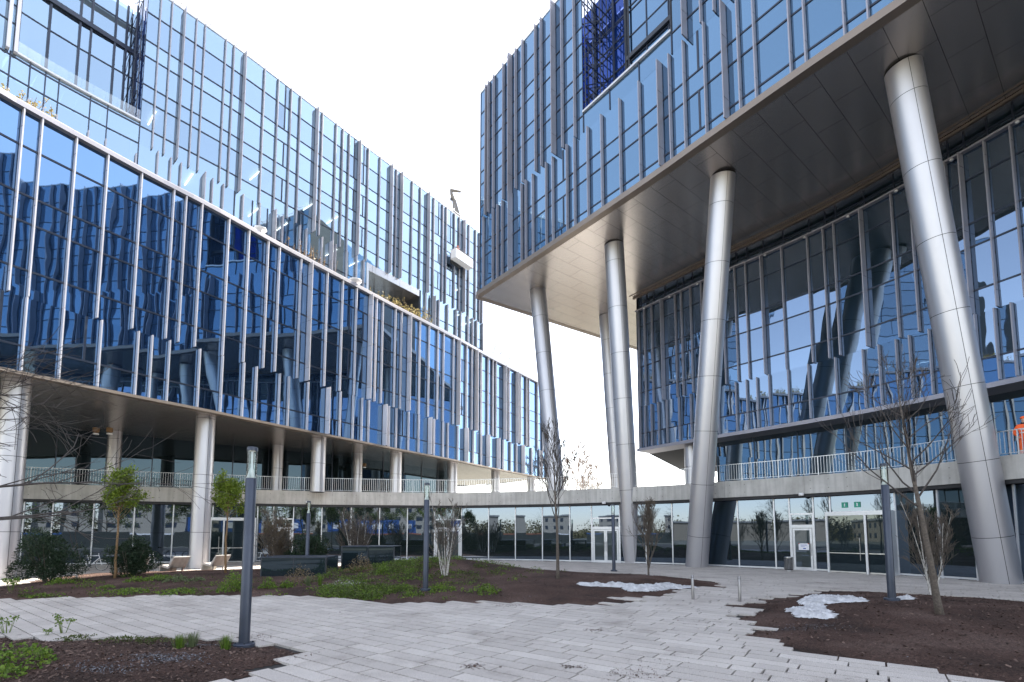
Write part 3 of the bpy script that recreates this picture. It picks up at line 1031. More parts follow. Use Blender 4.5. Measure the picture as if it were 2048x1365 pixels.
# ---- right building
right = thing('office_building', 'dark blue glass office block on the right overhanging the plaza on tall slanted columns', 'building', (0, 0, 0))
rwin, rfin = [], []
rr = random.Random(11)
r_up = [973.9, 979.7, (990, 0), 1009.7, (1025, 1), 1034.9, 1048.9, 1075, 1086.8, (1113, 1), (1128.8, 0), 1153.5]
r_up2 = [(1375, 1), 1406, 1432, 1462, 1498, 1530]
r_lo = [969, 988.7, 997.8, 1007.7, (1025.8, 1), 1047, 1055.5, 1069.5, 1096.7, 1109.9, 1138.7, 1154, 1180.7, 1208.8, 1246, 1285.5, (1329, 1), 1347, 1376, 1417.6, (1459, 1), 1485, 1516.7, 1586, 1615.5, 1692.5, 1739.5]
ru = s_list(R1, r_up, 30.0)
ru2 = s_list(R1, r_up2, 30.0)
rlo = s_list(R1, r_lo, 23.6)
last = rlo[-1][0]
more = [last + d for d in (1.1, 2.0, 3.2, 4.0, 5.4, 6.3, 7.6, 9.0, 10.0, 11.4, 12.6, 14, 15.2, 16.6, 18, 19)]
rlo += [(s, i % 4 == 0) for i, s in enumerate(more) if s < R1.L - 0.5]
XS0, XS1, XZ = s_at(R1, 1167, 31.4), s_at(R1, 1343, 31.4), 31.4
ru2 = [p for p in ru2 if p[0] > XS1 + 0.15]
last = ru2[-1][0]
ru2 += [(last + d, i % 3 == 1) for i, d in enumerate((1.3, 2.2, 3.7, 4.9, 6.1, 7.7, 8.9, 10.3, 11.8, 13, 14.6, 16, 17.5, 19, 20.4, 22)) if last + d < R1.L - 0.4]
ER = R1.L
wall_windows(R1, [0.0] + [s for s, w in rlo] + [ER], ST + 0.36, 30.0, LV, rwin, 0.2, rnd=rr)
wall_windows(R1, [0.0] + [s for s, w in ru] + [XS0], 30.0, FT, LV, rwin, 0.0, rnd=rr)
wall_windows(R1, [XS0, (XS0 * 2 + XS1) / 3, (XS0 + XS1 * 2) / 3, XS1], 30.0, XZ, LV, rwin, 0.0, rnd=rr)
wall_windows(R1, [XS1] + [s for s, w in ru2] + [ER], 30.0, FT, LV, rwin, 0.1, rnd=rr)
fin_row(R1, rlo, ST + 0.38, 29.98, rfin, 0.22, 0.48, th=0.08)
fin_row(R1, ru + ru2, 30.02, FT - 0.02, rfin, 0.24, 0.48, th=0.08)
# tall recess
XD = 2.4
s_mid = XS0 + (XS1 - XS0) * 0.42
bs = [XS0 - 0.6, XS0 + 0.9, s_mid]
wm = []
wall_windows(R1, bs, XZ, FT, [33.4, 33.9, 35.2, 37.0, 37.5, 39, 40.6], wm, 0, rnd=rr, off=-XD)
bs = [s_mid, s_mid + 1.6, s_mid + 3.2, XS1 + 0.4]
wall_windows(R1, bs, XZ, FT, [33.4, 33.75, 35.2, 37.0, 37.35, 40.6], rwin, 0.4, rnd=rr, off=-1.1)
emit_parts(wm, 'recess_window', [M['glass_recess'], M['frame']], right)
mb = MB()
q0, q1 = R1.pt(XS0), R1.pt(XS0, -XD)
zs = [XZ, 33.5, 35.2, 37, 38.8, 40.5, FT]
for za, zb in zip(zs[:-1], zs[1:]):
    for i in range(2):
        a_ = q0.lerp(q1, i / 2); b_ = q0.lerp(q1, (i + 1) / 2)
        mb.quad(a_ + Vector((0, 0, za)), a_ + Vector((0, 0, zb)), b_ + Vector((0, 0, zb)), b_ + Vector((0, 0, za)), 0)
d_ = R1.at(XS0)[1]; d_ = Vector((d_.x, d_.y, 0))
q2, q3 = R1.pt(s_mid, -XD), R1.pt(s_mid, -1.1)
mb.quad(q2 + Vector((0, 0, XZ)), q3 + Vector((0, 0, XZ)), q3 + Vector((0, 0, FT)), q2 + Vector((0, 0, FT)), 0)
mb.build('recess_side_window', M['glass_recess'], right)
mb = MB()
for i in range(4):
    a_ = q0.lerp(q1, i / 3) + d_ * 0.2
    mb.bar(a_ + Vector((0, 0, XZ)), a_ + Vector((0, 0, FT)), 0.07)
z = XZ + 0.2; kk = 0
while z < FT - 1.6:
    a_ = q0 + d_ * 0.22; b_ = q1 + d_ * 0.22
    mb.bar(a_ + Vector((0, 0, z)), b_ + Vector((0, 0, z)), 0.06)
    mb.bar((a_ if kk % 2 else b_) + Vector((0, 0, z)), (b_ if kk % 2 else a_) + Vector((0, 0, z + 1.75)), 0.05)
    c_ = R1.pt(XS0 + 0.3, -XD + 0.15); e_ = R1.pt(s_mid - 0.2, -XD + 0.15)
    mb.bar(c_ + Vector((0, 0, z)), e_ + Vector((0, 0, z + (1.75 if kk % 2 else 0))), 0.05)
    z += 1.75; kk += 1
for s in (XS0 + 0.9, s_mid - 0.1):
    mb.bar(R1.pt(s, -XD + 0.15, XZ), R1.pt(s, -XD + 0.15, FT), 0.12)
mb.build('bracing_lattice', M['frame'], right)
mb = MB()
p, q = R1.pt(XS0, 0.03), R1.pt(XS1, 0.03)
d = q - p; nn3 = Vector((d.y, -d.x, 0)).normalized()
mb.obox(p - nn3 * 2.4 + Vector((0, 0, XZ)), d, nn3 * 2.5, (0, 0, 0.14))
mb.build('terrace_sill', M['silver'], right)
mb = MB()
for s, o_ in ((XS1, 0), (s_mid, -0.95), (s_mid + 0.25, -0.95)):
    mb.bar(R1.pt(s, o_, XZ + 0.14), R1.pt(s, o_, FT), 0.13)
strip(R1, s_mid, XS1, -0.9, -1.05, XZ + 0.5, XZ + 0.75, mb, 0, 9)
strip(R1, s_mid, XS1, -0.9, -1.05, 33.5, 33.8, mb, 0, 9)
mb.build('recess_frame', M['dark_steel'], right)
# rear wall under the overhang
RT = 21.75
q_up = [(1280.7, 700), (1292.5, 700), (1307, 690), (1329, 690), (1354.8, 690), (1367, 690), (1386, 690), (1408, 690), (1432, 690), (1452, 690), (1476, 680), (1498, 680), (1532, 680), (1571, 640), (1622, 600), (1655, 600), (1677, 600), (1736, 600), (1798, 600), (1835, 560), (1862, 520), (1894, 337), (1926, 326), (1976, 348), (2030, 330)]
q_wide = {1532, 1736, 1926, 1329}
q_lo = [(1282, 790), (1292, 800), (1305.7, 850), (1320, 850), (1336.5, 840), (1361, 840), (1385, 840), (1410, 830), (1440, 830), (1475.7, 830), (1497, 820), (1518, 820), (1543, 820), (1581, 810), (1622, 800), (1675.7, 770), (1732, 770), (1765, 770), (1800, 760), (1827.5, 760), (1868, 760), (1915, 720), (1960, 720), (1997, 680), (2030, 660)]
s_up = sorted([(R2.hit(u, v)[0], int(u in q_wide)) for u, v in q_up])
s_lo = sorted([(R2.hit(u, v)[0], 0) for u, v in q_lo])
e = s_up[-1][0]; s_up += [(e + d, i % 3 == 0) for i, d in enumerate((1.4, 2.6, 4.1, 5.2, 6.8, 8.1, 9.6, 11)) if e + d < R2.L - 0.4]
e = s_lo[-1][0]; s_lo += [(e + d, 0) for d in (1.2, 2.5, 3.9, 5.5, 6.8, 8.4, 9.9, 11) if e + d < R2.L - 0.4]
ww = []
E3 = R2.L
RF = 13.15
wall_windows(R2, [0.0] + [s for s, w in s_lo] + [E3], 9.5, RF, [10.8], ww, 0.1, rnd=rr, jitter=0.009)
wall_windows(R2, [0.0] + [s for s, w in s_up] + [E3], RF, RT, [14.4, 16.7, 17.95, 20.3], ww, 0.08, rnd=rr, jitter=0.009)
wall_windows(R2, [0.0] + [s for s, w in s_up] + [E3], RT + 0.12, ST + 0.3, [22.5], ww, 0, rnd=rr, off=-0.25)
fin_row(R2, s_lo, 9.55, RF - 0.02, rfin, 0.2, 0.4, th=0.075)
fin_row(R2, s_up, RF + 0.02, RT, rfin, 0.2, 0.42, th=0.075)
emit_parts(rwin, 'window', [M['glass'], M['frame']], right)
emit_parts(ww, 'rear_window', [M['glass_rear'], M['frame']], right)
emit_parts(rfin, 'facade_fin', [M['fin_dark'], M['joint']], right)
mb = MB()
strip(R2, 0, E3, 0.26, -0.3, RT + 0.01, RT + 0.11, mb, 0)
s = 1.0
while s < E3:
    q, d, n = R2.at(s)
    mb.lathe([(0.07, 0), (0.09, 0.05), (0.06, 0.1)], (q.x + n.x * 0.2, q.y + n.y * 0.2, RT - 0.09), 10, 1)
    s += 2.6
mb.build('transom_rail', [M['fin_dark'], M['white_metal']], right)
# ledge below it and the lobby glass
mb = MB()
strip(R2, 0, E3, 0.34, -1.6, 9.22, 9.47, mb, 0)
mb.build('ledge', M['fin_dark'], right)
G2 = R2.offset(-1.5)
items = []
s0 = s_at(G2, 1434, 8.0)
nn = int((G2.L - s0) / 2.7)
wall_windows(G2, [s0 + (G2.L - s0) * i / nn for i in range(nn + 1)], 5.4, 9.22, [], items, 0, rnd=rr)
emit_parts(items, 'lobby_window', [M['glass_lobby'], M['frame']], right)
# opaque volumes added behind the panes against light leaks
mb = MB()
O = R2.offset(-0.6)
poly = [(p.x, p.y) for p in O.p] + [(48, 8), (48, 60), (20.5, 58)]
mb.prism(list(reversed(poly)), 9.5, ST + 0.2, 0)
O = G2.offset(-0.5)
poly = [(p.x, p.y) for p in O.p if p.y < O.pt(s0 + 0.5).y] + [(48, 8), (48, 44), (26, 44)]
mb.prism(list(reversed(poly)), 5.4, 9.45, 0)
O = R1.offset(-0.35)
O3 = R1.offset(-3.0)
sA = XS0 - 0.4
cut = [p for p in (R1.pt(i * 0.5, -0.35) for i in range(int(sA * 2))) ]
poly = [(p.x, p.y) for p in cut] + [(R1.pt(sA, -3.0).x, R1.pt(sA, -3.0).y)] + [(R1.pt(s, -3.0).x, R1.pt(s, -3.0).y) for s in (XS1 + 0.4,)] + [(R1.pt(s, -0.35).x, R1.pt(s, -0.35).y) for s in [XS1 + 0.45 + i * (ER - XS1 - 0.5) / 24 for i in range(25)]] + [(48, 6), (48, 60), (22.5, 60)]
mb.prism(list(reversed(poly)), 30.0, FT - 0.03, 0)
poly = [(p.x, p.y) for p in O.p] + [(48, 6), (48, 60), (22.5, 60)]
mb.prism(list(reversed(poly)), ST + 0.3, 30.0, 0)
mb.build('opaque_backing', M['core'], right)
# end walls
mb = MB()
e0 = R1.pt(0); e1 = Vector((22.4, 60, 0)); d = e1 - e0
for i in range(10):
    a_ = e0 + d * i / 10; b_ = e0 + d * (i + 1) / 10
    for za, zb in ((ST + 0.3, 29.9), (29.9, 36), (36, FT)):
        mb.quad(b_ + Vector((0, 0, za)), a_ + Vector((0, 0, za)), a_ + Vector((0, 0, zb)), b_ + Vector((0, 0, zb)), 0)
mb.build('end_wall', M['glass'], right)
mb = MB()
e0 = R2.pt(0); e1 = Vector((20.5, 58.2, 0)); d = e1 - e0
for i in range(8):
    a_ = e0 + d * i / 8; b_ = e0 + d * (i + 1) / 8
    mb.quad(b_ + Vector((0, 0, 9.5)), a_ + Vector((0, 0, 9.5)), a_ + Vector((0, 0, ST + 0.2)), b_ + Vector((0, 0, ST + 0.2)), 0)
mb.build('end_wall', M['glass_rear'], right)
# big soffit
Ed = R1.offset(0.28)
poly = [(p.x, p.y) for p in Ed.p] + [(46, 4), (46, 60), (24.5, 61.4)]
poly[0] = (-3.1, 42.2)
soffit(poly, ST, math.atan2(0.62, 0.785), 'soffit', right)
mb = MB()
strip(R1, 0.0, ER, 0.38, -0.1, ST - 0.02, ST + 0.35, mb, 0)
a_, b_ = Vector((-3.22, 42.3, 0)), Vector((24.3, 61.7, 0))
mb.obox(a_ + Vector((0, 0, ST - 0.02)), b_ - a_, Vector((0.34, -0.42, 0)), (0, 0, 0.36), 0)
mb.build('soffit_edge', M['bronze'], right)
mb = MB()
strip(R2, 0, E3, 0.50, 0.32, ST - 0.16, ST - 0.03, mb, 0)
strip(R2, 0, E3, 0.95, 0.90, ST - 0.05, ST - 0.01, mb, 0)
mb.build('cleaning_track', M['bronze'], right)
mb = MB()
rail_line(R1, 0.1, XS0 - 0.2, -0.1, FT, mb)
mb.build('roof_rail', M['white_metal'], right)
mb = MB()
strip(R1, 0, ER, 0.04, -0.5, FT + 0.0, FT + 0.12, mb, 0)
mb.build('roof_edge', M['silver'], right)
# slanted columns: photo points of the foot and the head
for (ub, vb, zb), (ut, vt) in (((2003, 1166, 0), (1806, 138)), ((1393.5, 1134, 0), (1446, 354)), ((1264, 1126, 0), (1228, 491))):
    bpt = at_z(ub, vb, zb); tp = at_z(ut, vt, ST)
    column(bpt, tp, 0.69, right, 44, 3.3)
tp = at_z(1076, 583, ST); bpt = at_z(1113, 989, 5.3)
column(bpt, tp, 0.69, right, 40, 3.3)
tp = at_z(1212, 633, ST); bpt = at_z(1237, 1000, 5.3)
column(bpt, tp, 0.66, right, 36, 3.3)
column((26.2, 13.2, 0), (22.6, 15.6, ST), 0.69, right, 36, 3.3)
p = at_z(1366, 905, 9.25)
p = R2.pt(s_at(R2, 1366, 9.3), -1.0)
column((p.x, p.y, 5.3), (p.x, p.y, 9.25), 0.5, right, 30)

# ------------------------------------------------------------------ podium with the concrete band
pod = thing('entrance_podium', 'curved concrete band and glazed ground floor linking the two office blocks', 'building')
GP = TB.offset(-0.5)
mb = MB()
strip(TB, 0, TB.L, 0.0, -0.32, 4.42, 5.46, mb, 0, 0.8)
band = mb.build('concrete_band', M['concrete'], pod)
mb = MB()
s = 0.6
while s < TB.L - 0.5:
    big = int(s / 0.9) % 5 == 0
    if big:
        mb.obox(TB.pt(s, -0.01, 4.43), Vector((*TB.at(s)[1], 0)) * 0.012, Vector((*TB.at(s)[2], 0)) * 0.0125, (0, 0, 1.02), 0)
    for z in (4.68, 5.16):
        q, d, n = TB.at(s + 0.3)
        mb.obox(Vector((q.x, q.y, z)) - Vector((*n, 0)) * 0.01, Vector((*d, 0)) * 0.045, Vector((*n, 0)) * 0.0122, (0, 0, 0.045), 0)
    s += 0.9
mb.build('form_mark', plain('concrete shadow gap', (0.16, 0.155, 0.15), 0.9), pod)
mb = MB()
strip(TB, 0, TB.L, -0.06, -0.62, 4.24, 4.415, mb, 0, 1.2)
mb.build('head_channel', M['joint'], pod)
O = TB.offset(-0.33)
mb = MB()
mb.prism(list(reversed([(p.x, p.y) for p in O.p] + [(46, 6), (46, 70), (-55, 70)])), 4.75, 5.30, 0)
mb.build('terrace_slab', M['roofgrey'], pod)
O = GP.offset(-0.6)
mb = MB()
mb.prism(list(reversed([(p.x, p.y) for p in O.p] + [(46, 6.5), (46, 69), (-54, 69)])), -0.05, 4.7, 0)
mb.build('podium_core', M['core'], pod)

bays = [-260, -160, -80, -10, 45, 103, 185, 267, 345, 424, ('slide', 514), 546, ('door1', 586), 643, 701.7, 758.7, 814.5, 869, ('door2', 923), 977.5, 1031, 1085, 1140, 1183.5, ('door2', 1240), 1292, 1345, 1412, 1477, 1550, 1581, ('door1', 1629), 1663, ('slide', 1794), 1880, 1950, 2035, 2130]
gpan, gmul = [], []
prev = None
rg = random.Random(5)
door_spots = {}


def vquad(mb, p, q, za, zb, m=0):
    mb.quad(p + Vector((0, 0, za)), q + Vector((0, 0, za)), q + Vector((0, 0, zb)), p + Vector((0, 0, zb)), m)


def frame_rect(mb, p, q, za, zb, w, n, d=0.07, m=0):
    t = (q - p).normalized()
    L = (q - p).length
    o = p - n * d * 0.5
    mb.obox(o + Vector((0, 0, za)), t * w, n * d, (0, 0, zb - za), m)
    mb.obox(o + t * (L - w) + Vector((0, 0, za)), t * w, n * d, (0, 0, zb - za), m)
    mb.obox(o + t * w + Vector((0, 0, zb - w)), t * (L - 2 * w), n * d, (0, 0, w), m)
    mb.obox(o + t * w + Vector((0, 0, za)), t * (L - 2 * w), n * d, (0, 0, w), m)


for e in bays:
    kind, u = e if isinstance(e, tuple) else ('glass', e)
    s = s_at(GP, u, 0.02) if -300 < u < 2060 else None
    if s is None:
        s = prev + 3.0
    s = max(0, min(GP.L, s))
    if prev is not None and s - prev > 0.1:
        p, q = GP.pt(prev), GP.pt(s)
        t = (q - p).normalized(); n = Vector((t.y, -t.x, 0)); L = (q - p).length
        if kind == 'glass':
            mb = MB(); vquad(mb, p, q, 0.10, 4.30)
            j = rg.uniform(-0.004, 0.004)
            mb.v = [(x + n.x * (j if i in (0, 3) else -j), y + n.y * (j if i in (0, 3) else -j), z) for i, (x, y, z) in enumerate(mb.v)]
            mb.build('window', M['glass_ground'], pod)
            mb = MB(); mb.obox(p - n * 0.02 + Vector((0, 0, 0.02)), t * L, n * 0.06, (0, 0, 0.09)); mb.build('sill', M['silver'], pod)
        elif kind in ('door1', 'door2'):
            mb = MB(); vquad(mb, p, q, 3.30, 4.30); mb.build('window', M['glass_ground'], pod)
            mb = MB(); frame_rect(mb, p, q, 2.55, 3.32, 0.09, n); mb.build('fanlight_frame', M['silver'], pod)
            mb = MB(); vquad(mb, p + t * 0.05, q - t * 0.05, 2.6, 3.27); mb.build('window', M['glass_ground'], pod)
            mb = MB(); frame_rect(mb, p, q, 0.0, 2.55, 0.10, n, 0.10)
            mb.build('door_frame', M['silver'], pod)
            k = 2 if kind == 'door2' else 1
            for i in range(k):
                a_ = p + t * (0.12 + (L - 0.24) * i / k); b_ = p + t * (0.12 + (L - 0.24) * (i + 1) / k - 0.01)
                mb = MB(); frame_rect(mb, a_, b_, 0.06, 2.43, 0.11, n, 0.06, 0); vquad(mb, a_ + t * 0.1, b_ - t * 0.1, 0.16, 2.33, 1)
                dr = mb.build('door', [M['silver'], M['glass_ground']], pod)
                hx = b_ - t * 0.07 if (i == 0 or k == 1) else a_ + t * 0.07
                mb = MB(); mb.tube([hx + n * 0.09 + Vector((0, 0, 0.85)), hx + n * 0.09 + Vector((0, 0, 1.55))], 0.018, 8)
                mb.bar(hx + n * 0.02 + Vector((0, 0, 0.9)), hx + n * 0.09 + Vector((0, 0, 0.9)), 0.02)
                mb.bar(hx + n * 0.02 + Vector((0, 0, 1.5)), hx + n * 0.09 + Vector((0, 0, 1.5)), 0.02)
                mb.build('handle', M['steel'], dr)
            door_spots[u] = (p, q, t, n)
        else:      # glazed entrance lobby standing slightly proud
            mb = MB(); vquad(mb, p, q, 3.32, 4.30); mb.build('window', M['glass_ground'], pod)
            mb = MB()
            mb.obox(p - n * 0.1 + Vector((0, 0, 3.1)), t * L, n * 0.85, (0, 0, 0.22))
            for x in (0.0, 0.62 if u > 1000 else 0.3, 1.0):
                a_ = p + t * (L * x - (0.1 if x == 1 else 0.05 if x else 0))
                mb.obox(a_ + n * 0.62, t * 0.10, n * 0.12, (0, 0, 3.1))
            mb.obox(p - n * 0.1, t * 0.08, n * 0.72, (0, 0, 3.1))
            mb.obox(q - t * 0.08 - n * 0.1, t * 0.08, n * 0.72, (0, 0, 3.1))
            mb.build('porch_frame', M['silver'], pod)
            for xa, xb in ((0.0, 0.62 if u > 1000 else 0.3), (0.62 if u > 1000 else 0.3, 1.0)):
                a_ = p + n * 0.66 + t * (L * xa + 0.09); b_ = p + n * 0.66 + t * (L * xb - 0.09)
                mb = MB(); vquad(mb, a_, b_, 0.08, 3.1, 0)
                mb.obox(a_ + n * 0.005 + Vector((0, 0, 1.05)), b_ - a_, n * 0.03, (0, 0, 0.045), 1)
                mb.obox(a_ + n * 0.005 + Vector((0, 0, 0.02)), b_ - a_, n * 0.03, (0, 0, 0.08), 1)
                dr = mb.build('sliding_door', [M['darkglass'], M['steel']], pod)
                mb = MB(); mb.tube([b_ - t * 0.2 + n * 0.06 + Vector((0, 0, 0.7)), b_ - t * 0.2 + n * 0.06 + Vector((0, 0, 1.9))], 0.018, 8); mb.build('handle', M['steel'], dr)
            door_spots[u] = (p, q, t, n)
    q_, d_, n_ = GP.at(s)
    mb = MB(); mb.obox(GP.pt(s, -0.02, 0.0) - Vector((d_.x, d_.y, 0)) * 0.035, Vector((d_.x, d_.y, 0)) * 0.07, Vector((n_.x, n_.y, 0)) * 0.08, (0, 0, 4.3))
    mb.build('mullion', M['silver'], pod)
    prev = s

# railing
mb = MB()
RB = TB.offset(-0.16)
s = 0.0
while s < RB.L - 0.2:
    mb.bar(RB.pt(s, 0, 6.53), RB.pt(min(RB.L, s + 0.75), 0, 6.53), 0.06, 0.03)
    s += 0.75
mb.build('handrail', M['silver'], pod)
mb = MB(); s = 0.0
while s < RB.L - 0.2:
    mb.bar(RB.pt(s, 0, 5.56), RB.pt(min(RB.L, s + 0.75), 0, 5.56), 0.04, 0.02)
    s += 0.75
mb.build('bottom_rail', M['silver'], pod)
mb = MB()
s = 0.05
i = 0
while s < RB.L - 0.1:
    q, d, n = RB.at(s)
    d3, n3 = Vector((d.x, d.y, 0)), Vector((n.x, n.y, 0))
    w = 0.035 if i % 14 == 0 else 0.014
    mb.obox(Vector((q.x, q.y, 5.46 if i % 14 == 0 else 5.56)) - d3 * w / 2 - n3 * 0.02, d3 * w, n3 * 0.04, (0, 0, 1.06 if i % 14 == 0 else 0.96))
    s += 0.15; i += 1
o = mb.build('baluster', M['silver'], pod); o['kind'] = 'stuff'

# ------------------------------------------------------------------ ground
D1 = Vector((-1344, 985)).normalized(); D2 = Vector((D1.y, -D1.x))
if D2.x < 0: D2 = -D2


def gpoly(pts):
    return [(lambda p: (p.x, p.y))(at_z(u, v, 0)) for u, v in pts]


BED_A = gpoly([(-400, 1262), (0, 1272), (60, 1277), (180, 1278), (300, 1272), (380, 1276), (440, 1282), (520, 1286), (607, 1309), (560, 1322), (470, 1336), (512, 1344), (400, 1362), (420, 1385), (300, 1440), (-500, 1500)])
BED_B = gpoly([(-200, 1192), (-100, 1184), (40, 1168), (90, 1158), (150, 1150), (260, 1144), (350, 1143), (455, 1140), (600, 1137), (760, 1128), (930, 1131), (1010, 1137), (1110, 1141), (1250, 1149), (1330, 1154), (1400, 1160), (1455, 1168), (1440, 1173), (1380, 1178), (1345, 1184), (1330, 1190), (1225, 1197), (1280, 1203), (1215, 1207), (1120, 1210), (1000, 1204), (870, 1205), (790, 1208), (700, 1197), (560, 1192), (400, 1192), (250, 1192), (100, 1196), (0, 1198), (-200, 1206)])
BED_C = gpoly([(1640, 1182), (1700, 1181), (1760, 1184), (1850, 1189), (1960, 1196), (2048, 1203), (2300, 1222), (2600, 1300), (2400, 1400), (2048, 1372), (1930, 1350), (1830, 1336), (1700, 1318), (1650, 1310), (1605, 1298), (1550, 1282), (1475, 1269), (1530, 1258), (1520, 1249), (1470, 1239), (1505, 1229), (1520, 1222), (1465, 1211), (1510, 1206), (1545, 1198), (1590, 1190)])
BEDS = [BED_A, BED_B, BED_C]


def inside(x, y, poly):
    c = False
    n = len(poly)
    j = n - 1
    for i in range(n):
        xi, yi = poly[i]; xj, yj = poly[j]
        if (yi > y) != (yj > y) and x < (xj - xi) * (y - yi) / (yj - yi) + xi:
            c = not c
        j = i
    return c


def edge_dist(x, y, poly):
    best = 1e9
    n = len(poly)
    for i in range(n):
        ax, ay = poly[i]; bx, by = poly[(i + 1) % n]
        dx, dy = bx - ax, by - ay
        L = dx * dx + dy * dy
        t = max(0, min(1, ((x - ax) * dx + (y - ay) * dy) / L)) if L else 0
        d = (ax + t * dx - x) ** 2 + (ay + t * dy - y) ** 2
        best = min(best, d)
    return math.sqrt(best)


MOUNDS = [(-3.6, 25.0, 0.80, 2.7), (-15, 23, 0.20, 4), (3, 19.5, 0.28, 3.5), (10.2, 13.0, 0.24, 2.6), (-8.2, 7.4, 0.16, 1.8), (8.5, 22, 0.12, 3)]


def hgt(x, y):
    for poly in BEDS:
        if inside(x, y, poly):
            d = edge_dist(x, y, poly)
            e = min(1.0, d / 0.9); e = e * e * (3 - 2 * e)
            m = min(1.0, d / 3.0); m = m * m * (3 - 2 * m)
            h = -0.03 + 0.09 * e
            for mx, my, a, s in MOUNDS:
                h += m * a * math.exp(-((x - mx) ** 2 + (y - my) ** 2) / (2 * s * s))
            h += 0.03 * e * noise.noise(Vector((x * 1.3, y * 1.3, 0.3))) + 0.02 * e * noise.noise(Vector((x * 4, y * 4, 2.3)))
            return h
    return -0.035


def on_ground(u, v):
    z = 0.0
    for _ in range(12):
        p = at_z(u, v, z)
        z = 0.5 * z + 0.5 * max(0.0, hgt(p.x, p.y))
    p = at_z(u, v, z)
    return Vector((p.x, p.y, hgt(p.x, p.y) if any(inside(p.x, p.y, b) for b in BEDS) else 0.0))


def soil_patch(poly, name, step):
    xs = [p[0] for p in poly]; ys = [p[1] for p in poly]
    x0, x1 = max(-34, min(xs)) - 0.3, min(26, max(xs)) + 0.3
    y0, y1 = max(2.0, min(ys)) - 0.3, min(40, max(ys)) + 0.3
    nx, ny = int((x1 - x0) / step) + 1, int((y1 - y0) / step) + 1
    V = []; Fc = []
    for j in range(ny + 1):
        for i in range(nx + 1):
            x, y = x0 + i * step, y0 + j * step
            h = hgt(x, y)
            V.append((x, y, h))
    for j in range(ny):
        for i in range(nx):
            a = j * (nx + 1) + i
            q = (a, a + 1, a + nx + 2, a + nx + 1)
            if any(V[k][2] > -0.034 for k in q):
                Fc.append(q)
    me = bpy.data.meshes.new(name); me.from_pydata(V, [], Fc)
    me.materials.append(M['soil']); me.polygons.foreach_set('use_smooth', [True] * len(Fc)); me.update()
    o = bpy.data.objects.new(name, me); COL.objects.link(o)
    o['kind'] = 'structure'
    return o


soil_patch(BED_A, 'soil_bed', 0.10)
soil_patch(BED_B, 'soil_bed', 0.25)
soil_patch(BED_C, 'soil_bed', 0.14)
mb = MB(); mb.quad((-1500, -1500, -0.09), (1500, -1500, -0.09), (1500, 1500, -0.09), (-1500, 1500, -0.09)); o = mb.build('ground', M['ground']); o['kind'] = 'structure'
mb = MB(); mb.quad((-45, -14, -0.045), (40, -14, -0.045), (40, 42, -0.045), (-45, 42, -0.045)); o = mb.build('joint_bedding', plain('joint sand', (0.03, 0.028, 0.026), 0.95)); o['kind'] = 'structure'


def y_front(x):
    best = None
    for a, b in zip(GP.p[:-1], GP.p[1:]):
        if a.x <= x <= b.x and b.x > a.x:
            return a.y + (b.y - a.y) * (x - a.x) / (b.x - a.x)
    return 45 if x < 0 else 5


rp = random.Random(21)
mb = MB()
ROW, OFF = 0.3245, 6.09
for j in range(-70, 130):
    s2 = OFF + j * ROW
    s1 = -42 + rp.random()
    while s1 < 60:
        L = rp.choice((0.48, 0.65, 0.82, 1.0, 1.2))
        c = D1 * (s1 + L / 2) + D2 * (s2 + ROW / 2)
        x, y = c.x, c.y
        s0_ = s1; s1 += L
        if y < -11 or y > 41.5 or abs(x) > 1.12 * max(y, 0) + 9 or x > 24 or y > y_front(x) - 0.12:
            continue
        if any(inside(x, y, b) for b in BEDS):
            continue
        g = 0.013
        gs = 0.010 + 0.010 * rp.random()
        dz = rp.uniform(-0.0018, 0.0018)
        p = [D1 * (s0_ + gs) + D2 * (s2 + g), D1 * (s0_ + L - gs) + D2 * (s2 + g), D1 * (s0_ + L - gs) + D2 * (s2 + ROW - g), D1 * (s0_ + gs) + D2 * (s2 + ROW - g)]
        i = len(mb.v)
        mb.v += [(q.x, q.y, -0.044) for q in p] + [(q.x, q.y, dz) for q in p]
        for f in ((4, 7, 6, 5), (0, 4, 5, 1), (1, 5, 6, 2), (2, 6, 7, 3), (3, 7, 4, 0)):
            mb.f.append(tuple(i + k_ for k_ in f)); mb.m.append(0)
o = mb.build('paving', M['paver']); o['kind'] = 'structure'

# mulch chips and spilled crumbs
rc = random.Random(9)
mb = MB()


def chip(x, y, z, s):
    a = rc.random() * 6.28
    d = Vector((math.cos(a), math.sin(a), rc.uniform(-0.5, 0.5))) * s
    e = Vector((-math.sin(a), math.cos(a), rc.uniform(-0.6, 0.6))) * s * rc.uniform(0.25, 0.6)
    p = Vector((x, y, z))
    mb.quad(p - d - e, p + d - e, p + d + e, p - d + e)


